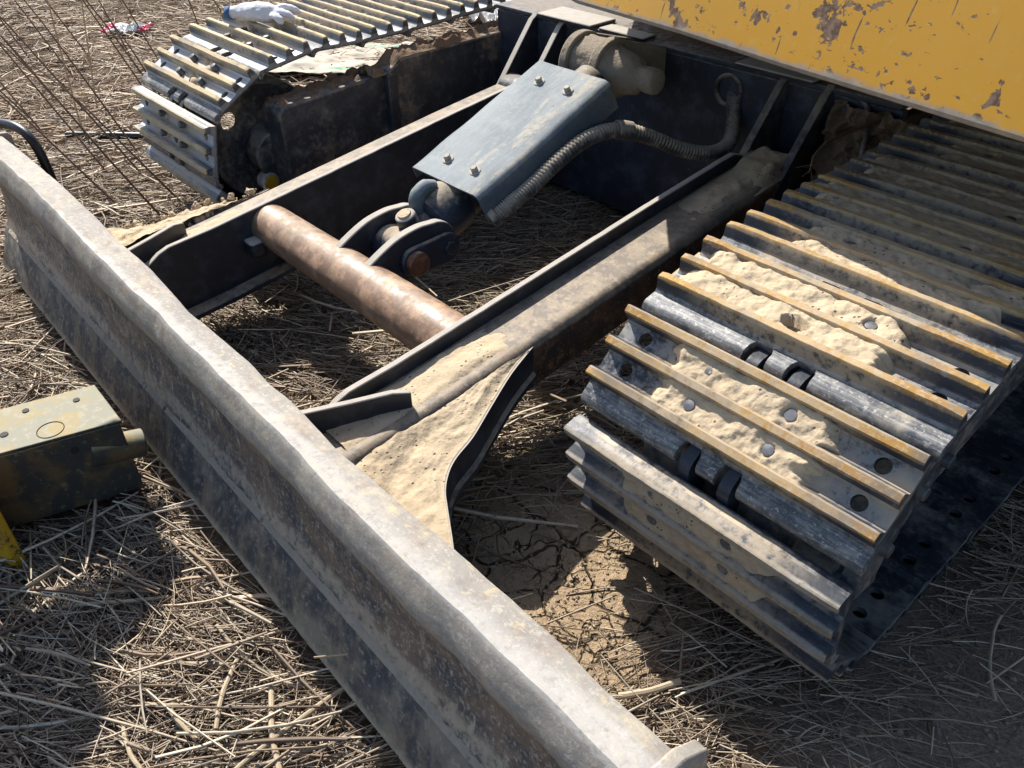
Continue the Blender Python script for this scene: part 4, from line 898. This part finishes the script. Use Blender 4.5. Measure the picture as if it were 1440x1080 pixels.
# ------------------------------------------------------------------ straw litter (uncountable)
def straw(name, n, region, dens, lmu, rad, layer, seed, dirs, cols, mat, keep=None, zoff=0):
    rg = np.random.default_rng(seed)
    x = rg.uniform(region[0], region[1], n); y = rg.uniform(region[2], region[3], n)
    k = dens(x, y) > rg.random(n); x = x[k]; y = y[k]; n = len(x)
    L_ = np.clip(rg.lognormal(np.log(lmu), .55, n), .012, .42); r = np.clip(rg.lognormal(np.log(rad), .38, n), .0005, .0042)
    pick = rg.random(n); az = np.where(pick < dirs[1], rg.normal(dirs[0], .32, n), rg.uniform(0, 2*pi, n))
    swirl = .5*np.sin(x*3.1+y*2.3)+.35*np.sin(x*7.7-y*5.1); az = az+swirl*.6
    el = rg.normal(0, .10, n); el = np.where(rg.random(n) < .05, rg.uniform(.15, .6, n), el)
    z0 = gzn(x, y)+zoff+layer*rg.random(n)**1.5+r
    d = np.stack([np.cos(az)*np.cos(el), np.sin(az)*np.cos(el), np.sin(el)], 1); pd_ = np.stack([-np.sin(az), np.cos(az), 0*az], 1)
    bend = rg.normal(0, .035, n)*L_; kink = rg.normal(0, .05, n)*L_*(rg.random(n) < .25); ro = rg.uniform(0, pi, n); fl = rg.uniform(.35, 1., n)
    K = 4; T_ = np.linspace(-.5, .5, K); P = np.empty((n, K, 3))
    for i, t in enumerate(T_):
        P[:, i] = np.stack([x, y, z0], 1)+d*(L_*t)[:, None]+pd_*(bend*(1-4*t*t)+kink*max(0, t))[:, None]
        lowz = gzn(P[:, i, 0], P[:, i, 1])+zoff+r*.5; P[:, i, 2] = np.maximum(P[:, i, 2], lowz)
    upv = np.cross(d, pd_); V = np.empty((n, K, 3, 3)); e1_ = pd_*np.cos(ro)[:, None]+upv*np.sin(ro)[:, None]; e2_ = (upv*np.cos(ro)[:, None]-pd_*np.sin(ro)[:, None])*fl[:, None]; e1_ = e1_*(1.5-.5*fl)[:, None]
    for j in range(3):
        a = 2*pi*j/3+.5
        for i in range(K):
            rr = r*(1 if i < K-1 else .7); V[:, i, j] = P[:, i]+(e1_*cos(a)+e2_*sin(a))*rr[:, None]
    V = V.reshape(-1, 3); base = np.arange(n)[:, None, None]*(K*3); q = []
    for i in range(K-1):
        for j in range(3):
            jj = (j+1) % 3; q.append([i*3+j, i*3+jj, (i+1)*3+jj, (i+1)*3+j])
    q = np.array(q)[None]+base; q = q.reshape(-1, 4)
    me = bpy.data.meshes.new(name); me.vertices.add(len(V)); me.vertices.foreach_set('co', V.ravel().astype(np.float32))
    me.loops.add(q.size); me.loops.foreach_set('vertex_index', q.ravel().astype(np.int32)); me.polygons.add(len(q)); me.polygons.foreach_set('loop_start', (np.arange(len(q))*4).astype(np.int32))
    me.update(calc_edges=True); me.polygons.foreach_set('use_smooth', [True]*len(q))
    ca = me.color_attributes.new('Col', 'FLOAT_COLOR', 'POINT'); cs = np.array(cols); w = rg.integers(0, len(cs), n); c = cs[w]*rg.uniform(.7, 1.2, n)[:, None]
    cc = np.ones((n, K*3, 4)); cc[:, :, :3] = c[:, None, :]; ca.data.foreach_set('color', cc.ravel().astype(np.float32))
    me.materials.append(mat); o = link(name, me); return o
COLS = [(.47, .38, .27), (.53, .44, .32), (.39, .305, .22), (.29, .22, .155), (.15, .105, .075), (.46, .385, .29), (.58, .50, .38), (.22, .16, .115), (.33, .24, .16)]
COLSF = [(.50, .38, .26), (.56, .44, .30), (.38, .28, .19), (.26, .175, .12), (.18, .115, .08), (.64, .54, .40)]
def ss(v, a, b): t = np.clip((v-a)/(b-a), 0, 1); return t*t*(3-2*t)
def bare(x, y):
    p = np.exp(-(((x-.70)/.24)**2+((y+.11)/.22)**2)**2)                     # cracked mud between arm and track
    q = np.exp(-(((x-1.5)/.40)**2+((y-.12)/.42)**2)**2)*.90                    # bare soil outside the near track
    tr = ((np.abs(x) > .67) & (np.abs(x) < 1.14) & (y > .10))
    bl = (y+.018*x < -.335) & (y+.018*x > -.458) & (np.abs(x) < 1.14)
    bx = (x > -.30) & (x < .02) & (y > -.98) & (y < -.49) & (x > -.16+(y+.5)*.29) & (x < .01+(y+.5)*.29)
    return np.where(tr | bl | bx, 0, np.clip(1-p-q, 0, 1))
near = lambda x, y: bare(x, y)*(.35+.65*ss(np.sin(x*4.3+1)*np.sin(y*5.1)+.4, -.4, .3))
s1 = straw('straw_litter', 84000, (-1.9, 1.9, -1.25, .95), near, .058, .00085, .026, 3, (radians(38), .55), COLS, M_straw)
tag(s1, 'matted dry straw litter covering the ground round the excavator', 'straw', kind='stuff')
s2 = straw('straw_litter', 5200, (-1.9, 1.7, -1.25, .9), lambda x, y: bare(x, y)*ss(-y+.25-.1*x, -.3, .3)*np.where(x > .75, .12, 1), .15, .0021, .036, 5, (radians(40), .6), COLS, M_straw)
tag(s2, 'thicker dry straw stems strewn over the litter', 'straw', kind='stuff')
s4 = straw('straw_litter', 36000, (-1.9, 1.9, -1.25, .95), lambda x, y: np.clip(bare(x, y)+.05, 0, 1)*(~((np.abs(x) > .66) & (np.abs(x) < 1.14) & (y > .08))), .018, .0009, .016, 21, (0., 0.), [(.36, .27, .18), (.24, .17, .115), (.44, .36, .26), (.15, .105, .07)], M_straw)
tag(s4, 'fine broken chaff between the straw stems', 'chaff', kind='stuff')
far = lambda x, y: np.where((x > -1.14) & (x < 1.14) & (y > -.2) & (y < 3), 0, np.exp(-.16*np.hypot(x+1.5, y-.5)))*bare(x, y)
s3 = straw('straw_litter', 90000, (-7, .4, -1.2, 7), far, .11, .0017, .035, 8, (radians(40), .45), COLSF, M_straw)
tag(s3, 'brownish matted straw stretching away behind the far track', 'straw', kind='stuff')
# crumbs of soil
m = MB()
for i in range(2600):
    if i % 3: x = random.gauss(.68, .14); y = random.gauss(-.14, .11)
    else: x = random.uniform(1.12, 1.75); y = random.uniform(-.1, .6)
    r = random.choice((.001, .0015, .002, .003, .004)) if i % 3 else random.choice((.0015, .002, .003, .004, .006)); rr = Matrix.Rotation(random.random()*6, 3, Vector((random.random(), random.random(), .5)).normalized()); c = Vector((x, y, gz(x, y)+r*.3))
    vs = [c+rr @ (Vector(v)*r*random.uniform(.7, 1.3)) for v in [(1, 0, 0), (-1, 0, 0), (0, 1, 0), (0, -1, 0), (0, 0, 1), (0, 0, -1)]]
    m.add(vs, [(0, 2, 4), (2, 1, 4), (1, 3, 4), (3, 0, 4), (2, 0, 5), (1, 2, 5), (3, 1, 5), (0, 3, 5)])
tag(m.build('soil_crumbs', plain('soil_crumb', (.40, .30, .195), .95), angle=20, fix=False), 'loose crumbs of dry soil scattered on the bare ground', 'soil', kind='stuff')
